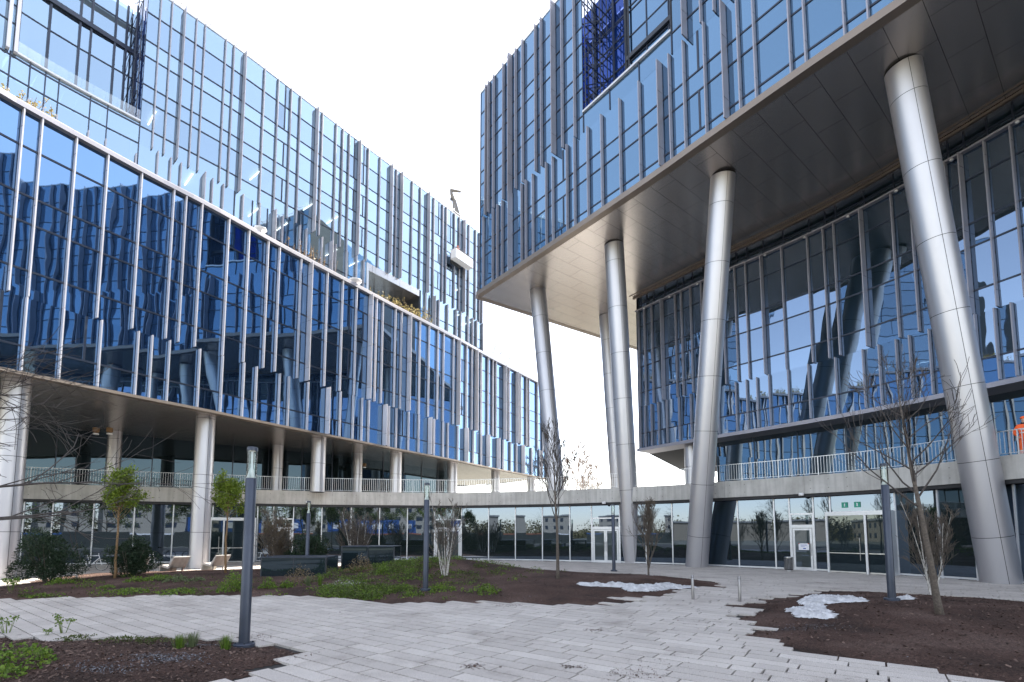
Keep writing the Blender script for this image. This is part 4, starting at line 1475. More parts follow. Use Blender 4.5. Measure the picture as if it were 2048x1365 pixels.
cnt = 0
while cnt < 15000:
    b = rc.random()
    if b < 0.5:
        x, y = rc.uniform(-11, -2.5), rc.uniform(4.5, 10.5); poly = BED_A
    elif b < 0.75:
        x, y = rc.uniform(-22, 10), rc.uniform(14, 26); poly = BED_B
    else:
        x, y = rc.uniform(4, 17), rc.uniform(6.5, 17); poly = BED_C
    if not inside(x, y, poly):
        continue
    chip(x, y, hgt(x, y) + 0.012, rc.uniform(0.008, 0.028) * (1 if b < 0.5 else 1.2)); cnt += 1
o = mb.build('mulch_chips', M['chip']); o['kind'] = 'stuff'
tag(o, 'brown bark mulch and crumbs covering the planting beds', 'mulch')
mb = MB()
for (u, v, n_, sp) in ((945, 1333, 120, 0.12), (1142, 1334, 90, 0.10), (1270, 1350, 160, 0.25), (1188, 1261, 80, 0.12), (1010, 1212, 90, 0.3), (500, 1277, 120, 0.35), (560, 1312, 90, 0.25), (1320, 1328, 40, 0.4), (640, 1230, 40, 0.5), (1420, 1246, 50, 0.5), (1500, 1200, 40, 0.4), (330, 1280, 60, 0.5)):
    c = at_z(u, v, 0)
    for _ in range(n_):
        x, y = c.x + rc.gauss(0, sp), c.y + rc.gauss(0, sp * 0.6)
        chip(x, y, 0.006, rc.uniform(0.006, 0.02))
ocr = mb
mb = MB()
for (u, v, n_, sx, sy) in ((330, 1322, 900, 0.32, 0.18), (215, 1345, 350, 0.25, 0.12), (1605, 1256, 300, 0.45, 0.25), (395, 1290, 250, 0.3, 0.1), (1760, 1330, 120, 0.8, 0.3), (1050, 1200, 160, 0.8, 0.4)):
    c = at_z(u, v, 0.05)
    for _ in range(n_):
        x, y = c.x + rc.gauss(0, sx), c.y + rc.gauss(0, sy)
        if any(inside(x, y, b_) for b_ in BEDS):
            chip(x, y, hgt(x, y) + 0.015, rc.uniform(0.006, 0.016))
o = mb.build('grit', M['grit']); o['kind'] = 'stuff'
tag(o, 'grey grit scattered over the dark planting soil', 'gravel')
mb = ocr
o = mb.build('soil_crumbs', M['chip']); o['kind'] = 'stuff'
tag(o, 'dark soil crumbs spilled on the pale paving', 'soil')

# ------------------------------------------------------------------ street lamps
def make_lamp():
    root = thing('street_lamp', '', 'street lamp')
    mb = MB(); mb.lathe([(0.19, -0.12), (0.19, 0.03), (0.175, 0.045), (0.10, 0.05)], n=36); shade_auto(mb.build('base_plate', M['lamp_grey'], root))
    mb = MB()
    for i in range(4):
        a = i * math.pi / 2 + 0.5
        mb.lathe([(0.014, 0.04), (0.014, 0.07)], (0.145 * math.cos(a), 0.145 * math.sin(a), 0), 6)
    mb.build('bolt', M['dark_steel'], root)
    mb = MB(); mb.lathe([(0.096, 0.045), (0.096, 3.16), (0.09, 3.17)], n=32); shade_auto(mb.build('pole', M['lamp_grey'], root))
    mb = MB(); mb.lathe([(0.092, 3.165), (0.092, 3.70)], n=32); shade_auto(mb.build('lamp_glass', M['clear'], root))
    mb = MB(); mb.lathe([(0.085, 3.17), (0.075, 3.21), (0.045, 3.29), (0.024, 3.38), (0.018, 3.48), (0.018, 3.69)], n=24); shade_auto(mb.build('reflector_cone', M['white_metal'], root), 60)
    mb = MB(); mb.lathe([(0.098, 3.70), (0.098, 3.765), (0.08, 3.775)], n=32); shade_auto(mb.build('cap', M['lamp_grey'], root))
    return root


lamp = make_lamp()
lamp_spots = [(488, 1292, 'tall slate grey lamp post with clear head in the near left mulch bed'),
              (1784, 1201, 'slate lamp post in the right bed in front of the glazed entrance'),
              (851, 1181, 'slate lamp post beside the green mound in the middle bed'),
              (1228, 1143, 'slender lamp post behind the bare mulch near the glass double doors')]
for i, (u, v, lb) in enumerate(lamp_spots):
    o = lamp if i == 0 else copy_tree(lamp)
    p = on_ground(u, v)
    o.location = (p.x, p.y, p.z + 0.02)
    tag(o, lb, 'street lamp', 'slate lamp posts around the plaza')
o = copy_tree(lamp); p = at_y(618, 1003, 24.9); o.location = (p.x, p.y, p.z - 3.77)
tag(o, 'lamp post rising behind the nearer dark glass box', 'street lamp', 'slate lamp posts around the plaza')

# bollards
bol = thing('bollard', '', 'bollard')
mb = MB(); mb.lathe([(0.045, -0.05), (0.045, 0.765), (0.04, 0.775)], n=20); shade_auto(mb.build('post', M['brushed'], bol))
mb = MB(); mb.lathe([(0.0455, 0.70), (0.0455, 0.715)], n=20); mb.build('ring_groove', M['joint'], bol)
for i, (u, v, lb) in enumerate(((1386, 1199, 'left of two stainless steel bollards on the plaza paving'), (1480, 1204, 'right one of two stainless steel bollards nearer the right mulch bed'), (153, 1162, 'short steel post between the two dark yew bushes'))):
    o = bol if i == 0 else copy_tree(bol)
    p = at_z(u, v, 0); o.location = (p.x, p.y, 0.0)
    tag(o, lb, 'bollard', 'steel bollards')

# litter bin
p = at_z(1578, 1143, 0)
b = thing('litter_bin', 'grey perforated metal litter bin beside the single glass door', 'litter bin', p)
mb = MB(); mb.lathe([(0.20, 0.08), (0.215, 0.10), (0.215, 0.72), (0.20, 0.74)], n=24); shade_auto(mb.build('body', M['dark_steel'], b))
mb = MB(); mb.lathe([(0.225, 0.74), (0.225, 0.80), (0.13, 0.82), (0.13, 0.76)], n=24); shade_auto(mb.build('lid_ring', M['steel'], b))
mb = MB(); mb.lathe([(0.10, 0.0), (0.10, 0.08)], n=16); mb.build('foot', M['white_metal'], b)
mb = MB()
for j in range(20):
    a = j * 2 * math.pi / 20
    mb.bar((0.218 * math.cos(a), 0.218 * math.sin(a), 0.14), (0.218 * math.cos(a), 0.218 * math.sin(a), 0.70), 0.018)
mb.build('slats', M['steel'], b)

# dark glass boxes
def glass_box(c, w, d, h, rz, label, base=-0.1):
    b = thing('ventilation_box', label, 'glass box', c, rz, 'dark glass boxes in the middle bed')
    mb = MB()
    mb.box(-w / 2, w / 2, -d / 2, d / 2, base, h * 0.52, 0)
    mb.build('concrete_plinth', M['dark_steel'], b)
    for (x0, y0, x1, y1) in ((-w / 2, -d / 2, 0, -d / 2), (0, -d / 2, w / 2, -d / 2), (w / 2, -d / 2, w / 2, d / 2), (-w / 2, d / 2, -w / 2, -d / 2)):
        a_, b_ = Vector((x0, y0, 0)), Vector((x1, y1, 0))
        n = Vector((b_.y - a_.y, a_.x - b_.x, 0)).normalized()
        mb = MB(); t = (b_ - a_)
        mb.obox(a_ + n * 0.03 + t * 0.004 + Vector((0, 0, base)), t * 0.992, n * 0.015, (0, 0, h - base)); mb.build('glass_panel', M['darkglass'], b)
    mb = MB(); mb.box(-w / 2 - 0.06, w / 2 + 0.06, -d / 2 - 0.06, d / 2 + 0.06, h, h + 0.035, 0); mb.build('lid', M['lamp_grey'], b)
    mb = MB()
    for x in (-w / 2 - 0.05, w / 2 - 0.005):
        for y in (-d / 2 - 0.05, d / 2 - 0.005):
            mb.box(x, x + 0.055, y, y + 0.055, base, h - 0.002, 0)
    for x in (-0.012,):
        mb.box(x, x + 0.03, -d / 2 - 0.055, -d / 2 - 0.046, base, h - 0.01, 0)
    mb.build('edge_trim', M['dark_steel'], b)
    return b


p = at_z(584, 1160, 0.02)
glass_box((p.x, p.y + 0.9, 0), 2.85, 1.7, 1.02, 0.05, 'nearer low dark glass box in front of the lamp post')
p = at_y(735, 1128, 26.3)
glass_box((p.x, p.y + 0.8, 0.25), 2.7, 1.6, 1.18, 0.02, 'farther dark glass box beside the green mound')

# loungers
lo_ = thing('lounge_seat', '', 'lounge seat')
prof = [(0.0, 0.0), (0.06, 0.36), (0.14, 0.42), (0.85, 0.34), (0.95, 0.36), (1.42, 0.88), (1.47, 0.90), (1.50, 0.86), (1.04, 0.30), (0.95, 0.25), (0.16, 0.33), (0.10, 0.30), (0.06, 0.0)]
mb = MB()
n = len(prof); i0 = len(mb.v)
for x in (-0.42, 0.42):
    mb.v += [(x, -q[0], q[1]) for q in prof]
for a in range(n):
    b_ = (a + 1) % n
    mb.f.append((i0 + a, i0 + b_, i0 + n + b_, i0 + n + a)); mb.m.append(0)
mb.f.append(tuple(range(i0, i0 + n))); mb.m.append(0)
mb.f.append(tuple(reversed(range(i0 + n, i0 + 2 * n)))); mb.m.append(0)
sh = mb.build('shell', M['concrete'], lo_)
bv = sh.modifiers.new('bevel', 'BEVEL'); bv.width = 0.02; bv.segments = 2; bv.limit_method = 'ANGLE'
mb = MB()
for x in (-0.3, 0.3):
    mb.bar((x, -0.92, 0.0), (x, -0.97, 0.28), 0.06)
    mb.bar((x, -0.92, 0.0), (x, -1.15, 0.42), 0.04)
mb.build('support', M['steel'], lo_)
for i, (u, v, lb) in enumerate(((270, 1149, 'pale lounge seat right behind the yew bush by the bicycles'), (352, 1147, 'pale lounge seat left of the second steel column foot'), (436, 1142, 'pale lounge seat behind the slim green tree by the left entrance'))):
    o = lo_ if i == 0 else copy_tree(lo_)
    p = at_z(u, v, 0); o.location = (p.x - 1.1, p.y + 0.9, 0); o.rotation_euler = (0, 0, 1.05)
    tag(o, lb, 'lounge seat', 'pale lounge seats by the left columns')

# bicycles
def make_bike():
    b = thing('bicycle', '', 'bicycle')
    def wheel(x, name='wheel'):
        mb = MB()
        for k_ in range(28):
            a0, a1 = 2 * math.pi * k_ / 28, 2 * math.pi * (k_ + 1) / 28
            mb.tube([(x + 0.33 * math.cos(a0), 0, 0.34 + 0.33 * math.sin(a0)), (x + 0.33 * math.cos(a1), 0, 0.34 + 0.33 * math.sin(a1))], 0.02, 6, cap=False)
        w = mb.build('wheel', M['black'], b)
        mb = MB()
        for k_ in range(12):
            a0 = 2 * math.pi * k_ / 12
            mb.bar((x, 0, 0.34), (x + 0.31 * math.cos(a0), 0, 0.34 + 0.31 * math.sin(a0)), 0.005)
        for k_ in range(24):
            a0, a1 = 2 * math.pi * k_ / 24, 2 * math.pi * (k_ + 1) / 24
            mb.bar((x + 0.305 * math.cos(a0), 0, 0.34 + 0.305 * math.sin(a0)), (x + 0.305 * math.cos(a1), 0, 0.34 + 0.305 * math.sin(a1)), 0.018)
        mb.build('rim', M['steel'], w)
    wheel(-0.52); wheel(0.53)
    mb = MB()
    hd, hd2, st, bb, ax_r, ax_f = (0.36, 0, 0.86), (0.39, 0, 0.72), (-0.22, 0, 0.84), (-0.07, 0, 0.30), (-0.52, 0, 0.34), (0.53, 0, 0.34)
    for a_, b_, r in ((hd, st, 0.018), (hd2, bb, 0.022), (st, bb, 0.018), (st, ax_r, 0.012), (bb, ax_r, 0.013), (hd, ax_f, 0.016), (st, (-0.25, 0, 0.94), 0.014), (hd, (0.34, 0, 1.0), 0.014)):
        mb.tube([a_, b_], r, 8)
    mb.build('frame', M['white_metal'], b)
    mb = MB(); mb.tube([(-0.38, 0, 0.96), (-0.25, 0, 0.97), (-0.10, 0, 0.95)], [0.075, 0.05, 0.02], 8); mb.build('saddle', M['black'], b)
    mb = MB(); mb.tube([(0.26, -0.29, 1.03), (0.36, -0.22, 1.02), (0.34, 0, 1.0), (0.36, 0.22, 1.02), (0.26, 0.29, 1.03)], 0.014, 8); mb.build('handlebar', M['black'], b)
    mb = MB(); mb.lathe([(0.09, -0.006), (0.09, 0.006)], n=20)
    mb.v = [(x - 0.07, z_ - 0.05, y_ + 0.30) for x, y_, z_ in mb.v]
    mb.bar((-0.07, -0.06, 0.30), (0.02, -0.08, 0.16), 0.02); mb.bar((-0.07, 0.06, 0.30), (-0.16, 0.08, 0.44), 0.02)
    mb.build('crank', M['dark_steel'], b)
    return b


bk = make_bike()
for i, (u, v, rz, lb) in enumerate(((182, 1142, 0.15, 'white framed bicycle parked between the two yew bushes'), (296, 1137, -0.3, 'white bicycle parked right of the yew bush by the ground floor glass'))):
    o = bk if i == 0 else copy_tree(bk)
    p = at_z(u, v, 0); o.location = (p.x, p.y, 0.0); o.rotation_euler = (0, 0, rz)
    tag(o, lb, 'bicycle', 'bicycles by the left ground floor glass')

# ------------------------------------------------------------------ vegetation
def grow(mb, p, d, L, r, depth, rnd, spread=0.5, kids=3, up=0.25, tips=None, n=6, ratio=0.68, rmin=0.004, wig=0.12, along=0.45):
    pts = [Vector(p)]; rad = [r]
    d = Vector(d).normalized()
    seg = 4
    for k_ in range(seg):
        d = (d + Vector((rnd.gauss(0, wig), rnd.gauss(0, wig), rnd.gauss(0, wig) + up * 0.2))).normalized()
        pts.append(pts[-1] + d * (L / seg)); rad.append(max(rmin, r * (1 - 0.55 * (k_ + 1) / seg)))
    mb.tube(pts, rad, n if r > 0.03 else (5 if r > 0.012 else 3), cap=False)
    if depth <= 0:
        if tips is not None: tips.append((pts[-1], d)); tips.append((pts[-2], d))
        return
    for c in range(kids):
        f = along + (1 - along) * (c + rnd.random()) / kids
        i = min(seg - 1, int(f * seg)); q = pts[i].lerp(pts[i + 1], f * seg - i)
        a = rnd.random() * 6.283
        x = d.cross(Vector((0, 0, 1)))
        if x.length < 0.05: x = Vector((1, 0, 0))
        x.normalize(); y = d.cross(x)
        nd = d + (x * math.cos(a) + y * math.sin(a)) * spread * rnd.uniform(0.7, 1.3) + Vector((0, 0, up))
        grow(mb, q, nd, L * ratio * rnd.uniform(0.75, 1.15), max(rmin, rad[i] * 0.58), depth - 1, rnd, spread, kids, up, tips, n, ratio, rmin, wig, along)
    if tips is not None: tips.append((pts[-1], d))


def bare_tree(name, label, loc, H, r, seed, first=0.35, branches=16, blen=0.42, spread=0.75, up=0.35, depth=2, bark='bark', twig='bark_dark', lean=(0, 0), group=None, cat='tree', kids=4, rmin=0.005, buds=0, stems=1, open_=0.0):
    rnd = random.Random(seed)
    root = thing(name, label, cat, loc, 0, group)
    tr, cr = MB(), MB()
    tips = []
    for st in range(stems):
        ox = 0
        dirn = Vector((lean[0], lean[1], 1))
        if stems > 1:
            a = 6.283 * st / stems + rnd.random()
            dirn = Vector((math.cos(a) * open_ * rnd.uniform(0.4, 1.1), math.sin(a) * open_ * rnd.uniform(0.4, 1.1), 1)).normalized()
        h = H * (rnd.uniform(0.7, 1.0) if stems > 1 else 1)
        pts, rad = [Vector((dirn.x * 0.35, dirn.y * 0.35, -0.15)) if stems > 1 else Vector((0, 0, -0.15))], [r * 1.25]
        K = 14
        d = Vector(dirn).normalized()
        for k_ in range(K):
            d = (d + Vector((rnd.gauss(0, 0.03), rnd.gauss(0, 0.03), 0.02))).normalized()
            pts.append(pts[-1] + d * (h + 0.15) / K); rad.append(max(0.007, r * (1 - 0.93 * ((k_ + 1) / K) ** 0.9)))
        tr.tube(pts, rad, 10 if r > 0.04 else 6)
        for b_ in range(branches):
            f = first + (0.97 - first) * (b_ + rnd.random() * 0.6) / branches
            i = min(K - 1, int(f * K)); q = pts[i].lerp(pts[i + 1], f * K - i)
            a = b_ * 2.4 + rnd.random()
            nd = Vector((math.cos(a) * spread, math.sin(a) * spread, up + 0.2))
            L = h * blen * (1.05 - 0.75 * (f - first) / (1 - first)) * rnd.uniform(0.75, 1.15)
            grow(cr, q, nd, L, max(rmin, rad[i] * 0.5), depth, rnd, 0.55, kids, up * 0.5, tips, 5, 0.58, rmin)
    tr.build('trunk', M[bark], root, True)
    c = cr.build('branches', M[twig], root, False)
    if buds:
        lb = MB()
        for (p, d) in tips:
            for _ in range(buds):
                leaf(lb, p + Vector((rnd.gauss(0, 0.04), rnd.gauss(0, 0.04), rnd.gauss(0, 0.04))), rnd.uniform(0.012, 0.024), rnd)
        lb.build('buds', M['leaf_bud'], root)
    return root, tips


def leaf(mb, p, s, rnd, droop=0.0):
    a = rnd.random() * 6.283; t = rnd.uniform(-0.9, 0.9)
    d = Vector((math.cos(a) * math.cos(t), math.sin(a) * math.cos(t), math.sin(t) - droop)) * s
    e = d.cross(Vector((rnd.gauss(0, 1), rnd.gauss(0, 1), rnd.gauss(0, 1))))
    if e.length < 1e-6: return
    e = e.normalized() * s * 0.55
    mb.quad(p, p + d * 0.5 + e, p + d, p + d * 0.5 - e)


# bare trees
p = on_ground(1115, 1158)
bare_tree('bare_tree', 'thin leafless tree in the middle of the mulch bed', p, 6.0, 0.075, 14, 0.36, 20, 0.27, 0.42, 0.75, 2, lean=(0.0, 0), kids=4, rmin=0.009)
p = on_ground(1881, 1229)
bare_tree('bare_tree', 'tall leafless tree with mossy trunk in the right mulch bed', p, 5.9, 0.085, 12, 0.40, 20, 0.30, 0.75, 0.5, 2, lean=(-0.075, 0), kids=4, rmin=0.005)
p = on_ground(1868, 1192)
bare_tree('birch_shrub', 'multi stemmed bare birch with pale stems behind the right tree', p, 3.5, 0.032, 15, 0.15, 15, 0.34, 0.35, 0.7, 2, 'bark_birch', 'bark', stems=6, open_=0.24, kids=4, rmin=0.0055, cat='shrub')
p = on_ground(1297, 1153)
bare_tree('hornbeam', 'young bare tree with dense upright brown twigs before the steel column', p, 3.35, 0.055, 21, 0.12, 34, 0.46, 0.28, 0.85, 2, 'bark', 'bark', kids=4, rmin=0.009, buds=2)
bare_tree('bare_tree', 'leafless tree beyond the left edge with drooping twigs across the column', (-11.9, 9.2, 0), 7.4, 0.12, 33, 0.3, 26, 0.46, 1.0, -0.02, 2, kids=6, rmin=0.0055)
p = on_ground(890, 1152)
bare_tree('birch_shrub', 'multi stemmed bare birch with white stems on the green mound', p, 3.2, 0.024, 41, 0.2, 10, 0.32, 0.35, 0.6, 2, 'bark_birch', 'bark', stems=8, open_=0.24, kids=3, rmin=0.0065, cat='shrub')
p = at_y(712, 1100, 28.5)
bare_tree('birch_shrub', 'bare multi stemmed birch behind the farther dark glass box', (p.x, p.y, 0.2), 3.4, 0.03, 43, 0.15, 12, 0.34, 0.4, 0.6, 2, 'bark_birch', 'bark', stems=7, open_=0.36, kids=4, rmin=0.009, cat='shrub')
p = at_y(556, 1120, 26.5)
bare_tree('budding_shrub', 'tall brownish budding shrub left of the dark yew behind the near glass box', (p.x, p.y, 0.1), 3.2, 0.03, 47, 0.06, 18, 0.36, 0.4, 0.45, 2, 'bark', 'bark', stems=6, open_=0.26, kids=4, rmin=0.009, buds=5, cat='shrub')
for i, (u, v, Y, H, sd, lb) in enumerate(((1148, 975, 66, 6.8, 51, 'pale bare tree beyond the terrace railing beside the slanted column'), (1175, 980, 74, 4.6, 52, 'small bare tree beyond the railing right of the taller pale one'), (1102, 978, 72, 5.2, 53, 'faint bare tree beyond the railing at the end of the left block'))):
    p = at_y(u, v, Y)
    bare_tree('bare_tree', lb, (p.x, Y, 0), H + p.z - 1.2, 0.17, sd, 0.40, 26, 0.24, 0.6, 0.4, 2, 'bark_pale', 'bark_pale', kids=5, rmin=0.022)
for i, (u, v, Y, sd, lb) in enumerate(((991, 728, 57.5, 61, 'left one of two bare saplings on the left block roof terrace'), (1012, 738, 59.5, 62, 'right one of two bare saplings on the left block roof terrace'))):
    p = at_y(u, v, Y)
    bare_tree('sapling', lb, (p.x, Y + 0.6, 21.85), 3.2 - 0.3 * i, 0.035, sd, 0.25, 16, 0.38, 0.6, 0.4, 1, 'bark', 'bark', kids=5, rmin=0.014)


def leafy_tree(label, loc, H, crown0, cw, seed, r=0.05):
    rnd = random.Random(seed)
    root = thing('young_tree', label, 'tree', loc, 0, 'young leafy trees')
    tr = MB()
    K = 10
    pts = [Vector((rnd.gauss(0, 0.012), rnd.gauss(0, 0.012), -0.1 + (H * 0.86 + 0.1) * i / K)) for i in range(K + 1)]
    tr.tube(pts, [r * (1.15 - 0.8 * i / K) for i in range(K + 1)], 9)
    tr.build('trunk', M['bark_young'], root, True)
    br = MB(); tips = []
    n = 34
    for b_ in range(n):
        f = (b_ + rnd.random()) / n
        z = crown0 * 0.92 + (H * 0.84 - crown0) * f
        a = b_ * 2.4 + rnd.random()
        L = cw * (0.46 if f < 0.75 else 0.40) * rnd.uniform(0.75, 1.2)
        grow(br, (0, 0, z), (math.cos(a), math.sin(a), 1.1 + 1.2 * f), L, 0.012, 1, rnd, 0.6, 4, 0.25, tips, 5, 0.6, 0.003)
    br.build('branches', M['bark_young'], root)
    lf = MB()
    for (p, d) in tips:
        for _ in range(14):
            leaf(lf, p + Vector((rnd.gauss(0, 0.075), rnd.gauss(0, 0.075), rnd.gauss(0, 0.08))), rnd.uniform(0.05, 0.10), rnd, 0.15)
    lf.build('foliage', M['leaf_young'], root)
    return root


p = on_ground(229, 1157)
leafy_tree('slim young tree with fresh yellow green crown by the left yew bush', p, 4.75, 2.6, 1.75, 71)
p = on_ground(450, 1146)
leafy_tree('slim young green tree behind the near lamp post by the left entrance', p, 4.75, 2.7, 1.65, 72)


def shrub(label, loc, w, h, seed, mat, name='yew_bush', n=7000, size=0.055, group=None, cat='shrub', d=None, lobes=13):
    rnd = random.Random(seed)
    root = thing(name, label, cat, loc, 0, group)
    st = MB()
    for k_ in range(7):
        a = rnd.random() * 6.283
        st.tube([(0, 0, -0.1), (math.cos(a) * w * 0.12, math.sin(a) * w * 0.12, h * 0.3), (math.cos(a) * w * 0.32, math.sin(a) * w * 0.32, h * 0.75)], [0.03, 0.022, 0.008], 5)
    st.build('stems', M['bark'], root)
    d = d or w
    blobs = []
    for k_ in range(lobes):
        a = rnd.random() * 6.283; f = rnd.random() ** 0.5
        z = h * rnd.uniform(0.22, 0.82)
        lim = 0.36 * math.sqrt(max(0.1, 1 - (abs(z / h - 0.42) / 0.62) ** 2))
        blobs.append((Vector((math.cos(a) * w * lim * f, math.sin(a) * d * lim * f, z)), rnd.uniform(0.14, 0.24) * min(w, h * 1.4)))
    lf = MB()
    for k_ in range(n):
        c, r = blobs[int(rnd.random() * len(blobs))]
        v = Vector((rnd.gauss(0, 1), rnd.gauss(0, 1), rnd.gauss(0, 1))).normalized()
        rr_ = r * (0.55 + 0.45 * rnd.random() ** 0.4) * (1 + 0.28 * noise.noise(v * 2.5 + c * 2))
        p = c + v * rr_
        if p.z < 0.02: continue
        dd = (v + Vector((rnd.gauss(0, 0.5), rnd.gauss(0, 0.5), rnd.gauss(0, 0.4) + 0.25))).normalized() * size * rnd.uniform(0.7, 1.8)
        e = dd.cross(Vector((rnd.gauss(0, 1), rnd.gauss(0, 1), rnd.gauss(0, 1))))
        if e.length < 1e-6: continue
        e = e.normalized() * size * 0.28
        lf.quad(p - e, p + e, p + dd + e * 0.4, p + dd - e * 0.4)
    lf.build('foliage', M[mat], root)
    return root


p = on_ground(93, 1166)
shrub('large dark yew bush beside the leftmost steel column', (p.x, p.y, 0), 2.75, 2.25, 81, 'leaf_yew', n=11000, size=0.06, group='dark yew bushes')
p = on_ground(236, 1157)
shrub('dark yew bush behind the slim green tree', (p.x, p.y + 0.6, 0), 2.2, 1.85, 82, 'leaf_yew', n=9000, size=0.06, group='dark yew bushes')
p = at_y(622, 1115, 26.8)
shrub('wide dark yew bush behind the nearer dark glass box', (p.x, p.y, 0.1), 3.0, 2.05, 83, 'leaf_yew', n=9000, size=0.07, group='dark yew bushes')


def clump_mesh(seed, w, h, n, size, stems=0):
    rnd = random.Random(seed); mb = MB()
    if stems:
        for k_ in range(stems):
            a = rnd.random() * 6.283; r = w * 0.5 * rnd.random() ** 0.5
            top = Vector((math.cos(a) * r, math.sin(a) * r, h * rnd.uniform(0.6, 1.0)))
            mb.tube([(top.x * 0.3, top.y * 0.3, -0.03), top], [0.006, 0.003], 4, cap=False)
            for q in range(n // stems):
                leaf(mb, top + Vector((rnd.gauss(0, w * 0.10), rnd.gauss(0, w * 0.10), rnd.gauss(-0.02, h * 0.07))), size * rnd.uniform(0.6, 1.3), rnd, 0.2)
    else:
        for k_ in range(n):
            a = rnd.random() * 6.283; r = (rnd.random() ** 0.5)
            z = h * (1 - r * r) * rnd.uniform(0.25, 1.0)
            wob = 1 + 0.25 * math.sin(a * 3 + seed) + 0.15 * math.sin(a * 5 + 2 * seed)
            leaf(mb, Vector((math.cos(a) * r * w * 0.5 * wob, math.sin(a) * r * w * 0.5 * wob, z)), size * rnd.uniform(0.6, 1.4), rnd)
    return mb


def grass_mesh(seed, w, h, n):
    rnd = random.Random(seed); mb = MB()
    for k_ in range(n):
        a = rnd.random() * 6.283; r = w * 0.35 * rnd.random()
        b = Vector((math.cos(a) * r, math.sin(a) * r, 0)); t = b * rnd.uniform(1.2, 2.4) + Vector((rnd.gauss(0, 0.02), rnd.gauss(0, 0.02), h * rnd.uniform(0.6, 1.0)))
        s = Vector((-math.sin(a), math.cos(a), 0)) * 0.005
        mb.quad(b - s, b + s, t + s * 0.3, t - s * 0.3)
    return mb


plants = [
    ('perennial', (14, 1266), 0.36, 0.36, 130, 0.035, 7, 'leaf_low', 'tall leafy perennial at the left edge of the near bed'),
    ('perennial', (127, 1266), 0.36, 0.38, 130, 0.035, 7, 'leaf_low', 'tall leafy perennial on the front edge of the near bed by the paving'),
    ('perennial', (91, 1271), 0.2, 0.16, 60, 0.03, 4, 'leaf_low', 'small leafy sprout left of the tall perennial in the near bed'),
    ('ground_plant', (28, 1326), 1.05, 0.30, 800, 0.04, 0, 'leaf_low', 'broad bright green leafy mound in the near bed at the left edge'),
    ('ground_plant', (12, 1352), 0.5, 0.16, 220, 0.04, 0, 'leaf_low', 'leafy green mound at the bottom left corner'),
    ('ground_plant', (152, 1277), 0.55, 0.08, 220, 0.03, 0, 'leaf_dull', 'flat green cushion below the tall perennial on the near bed edge'),
    ('ground_plant', (235, 1283), 0.75, 0.09, 260, 0.03, 0, 'leaf_dull', 'flat green cushion on the near bed edge left of the grass tufts'),
    ('ground_plant', (300, 1285), 0.7, 0.10, 260, 0.03, 0, 'leaf_dull', 'flat green cushion next to the grass tufts in the near bed'),
    ('shrub', (466, 1182), 0.95, 0.75, 900, 0.05, 0, 'leaf_low', 'bright green bush in front of the young tree left of the near lamp'),
    ('shrub', (536, 1177), 0.62, 0.45, 420, 0.05, 0, 'leaf_low', 'bright green bush just right of the near lamp post pole'),
    ('shrub', (573, 1175), 0.5, 0.30, 300, 0.045, 0, 'leaf_low', 'low bright bush in front of the nearer dark glass box'),
    ('ground_plant', (265, 1184), 1.5, 0.14, 520, 0.05, 0, 'leaf_low', 'long flat bright cushion on the middle bed edge left of the seats'),
    ('ground_plant', (362, 1185), 1.5, 0.16, 520, 0.05, 0, 'leaf_low', 'long flat bright cushion on the middle bed edge in front of the seats'),
    ('ground_plant', (272, 1163), 0.8, 0.2, 320, 0.05, 0, 'leaf_low', 'bright cushion in front of the left lounge seat'),
    ('ground_plant', (318, 1159), 1.1, 0.24, 380, 0.05, 0, 'leaf_low', 'bright cushion between the left and middle lounge seats'),
    ('ground_plant', (354, 1163), 0.9, 0.3, 380, 0.05, 0, 'leaf_grey', 'grey green bushy plant in front of the middle lounge seat'),
    ('ground_plant', (395, 1162), 0.6, 0.22, 200, 0.05, 0, 'leaf_grey', 'grey green plant at the foot of the second column'),
    ('ground_plant', (22, 1182), 0.6, 0.45, 260, 0.05, 9, 'leaf_low', 'loose green plant at the left edge beyond the paving'),
    ('ground_plant', (82, 1194), 0.7, 0.14, 220, 0.045, 0, 'leaf_low', 'small yellow green cushion under the large yew bush by the paving edge'),
    ('ground_plant', (50, 1193), 0.4, 0.1, 120, 0.045, 0, 'leaf_dull', 'tiny yellow green cushion at the far left of the middle bed'),
    ('ground_plant', (122, 1168), 0.9, 0.26, 360, 0.05, 0, 'leaf_low', 'green cushion under the large yew bush'),
    ('ground_plant', (215, 1176), 0.5, 0.12, 150, 0.045, 0, 'leaf_low', 'small cushion in front of the slim tree trunk'),
    ('shrub', (766, 1150), 0.6, 0.62, 420, 0.05, 0, 'leaf_low', 'upright bright green bush in front of the farther glass box'),
    ('shrub', (722, 1143), 1.3, 0.85, 700, 0.05, 0, 'leaf_bud', 'brownish twiggy bush against the farther dark glass box'),
    ('shrub', (600, 1166), 1.2, 0.8, 600, 0.045, 0, 'leaf_bud', 'brownish twiggy bush against the nearer dark glass box'),
    ('ground_plant', (972, 1186), 1.0, 0.34, 520, 0.05, 0, 'leaf_low', 'bright green cushion at the right foot of the green mound'),
    ('ground_plant', (880, 1182), 0.9, 0.3, 420, 0.05, 0, 'leaf_low', 'bright green cushion between the lamp post and the white birch'),
]
made = {}
for i, (nm, (u, v), w, h, n, sz, stm, mt, lb) in enumerate(plants):
    p = on_ground(u, v)
    o = clump_mesh(100 + i, w, h, n, sz, stm).build(nm, M[mt])
    o.location = p
    tag(o, lb, 'plant', 'plants in the mulch beds')
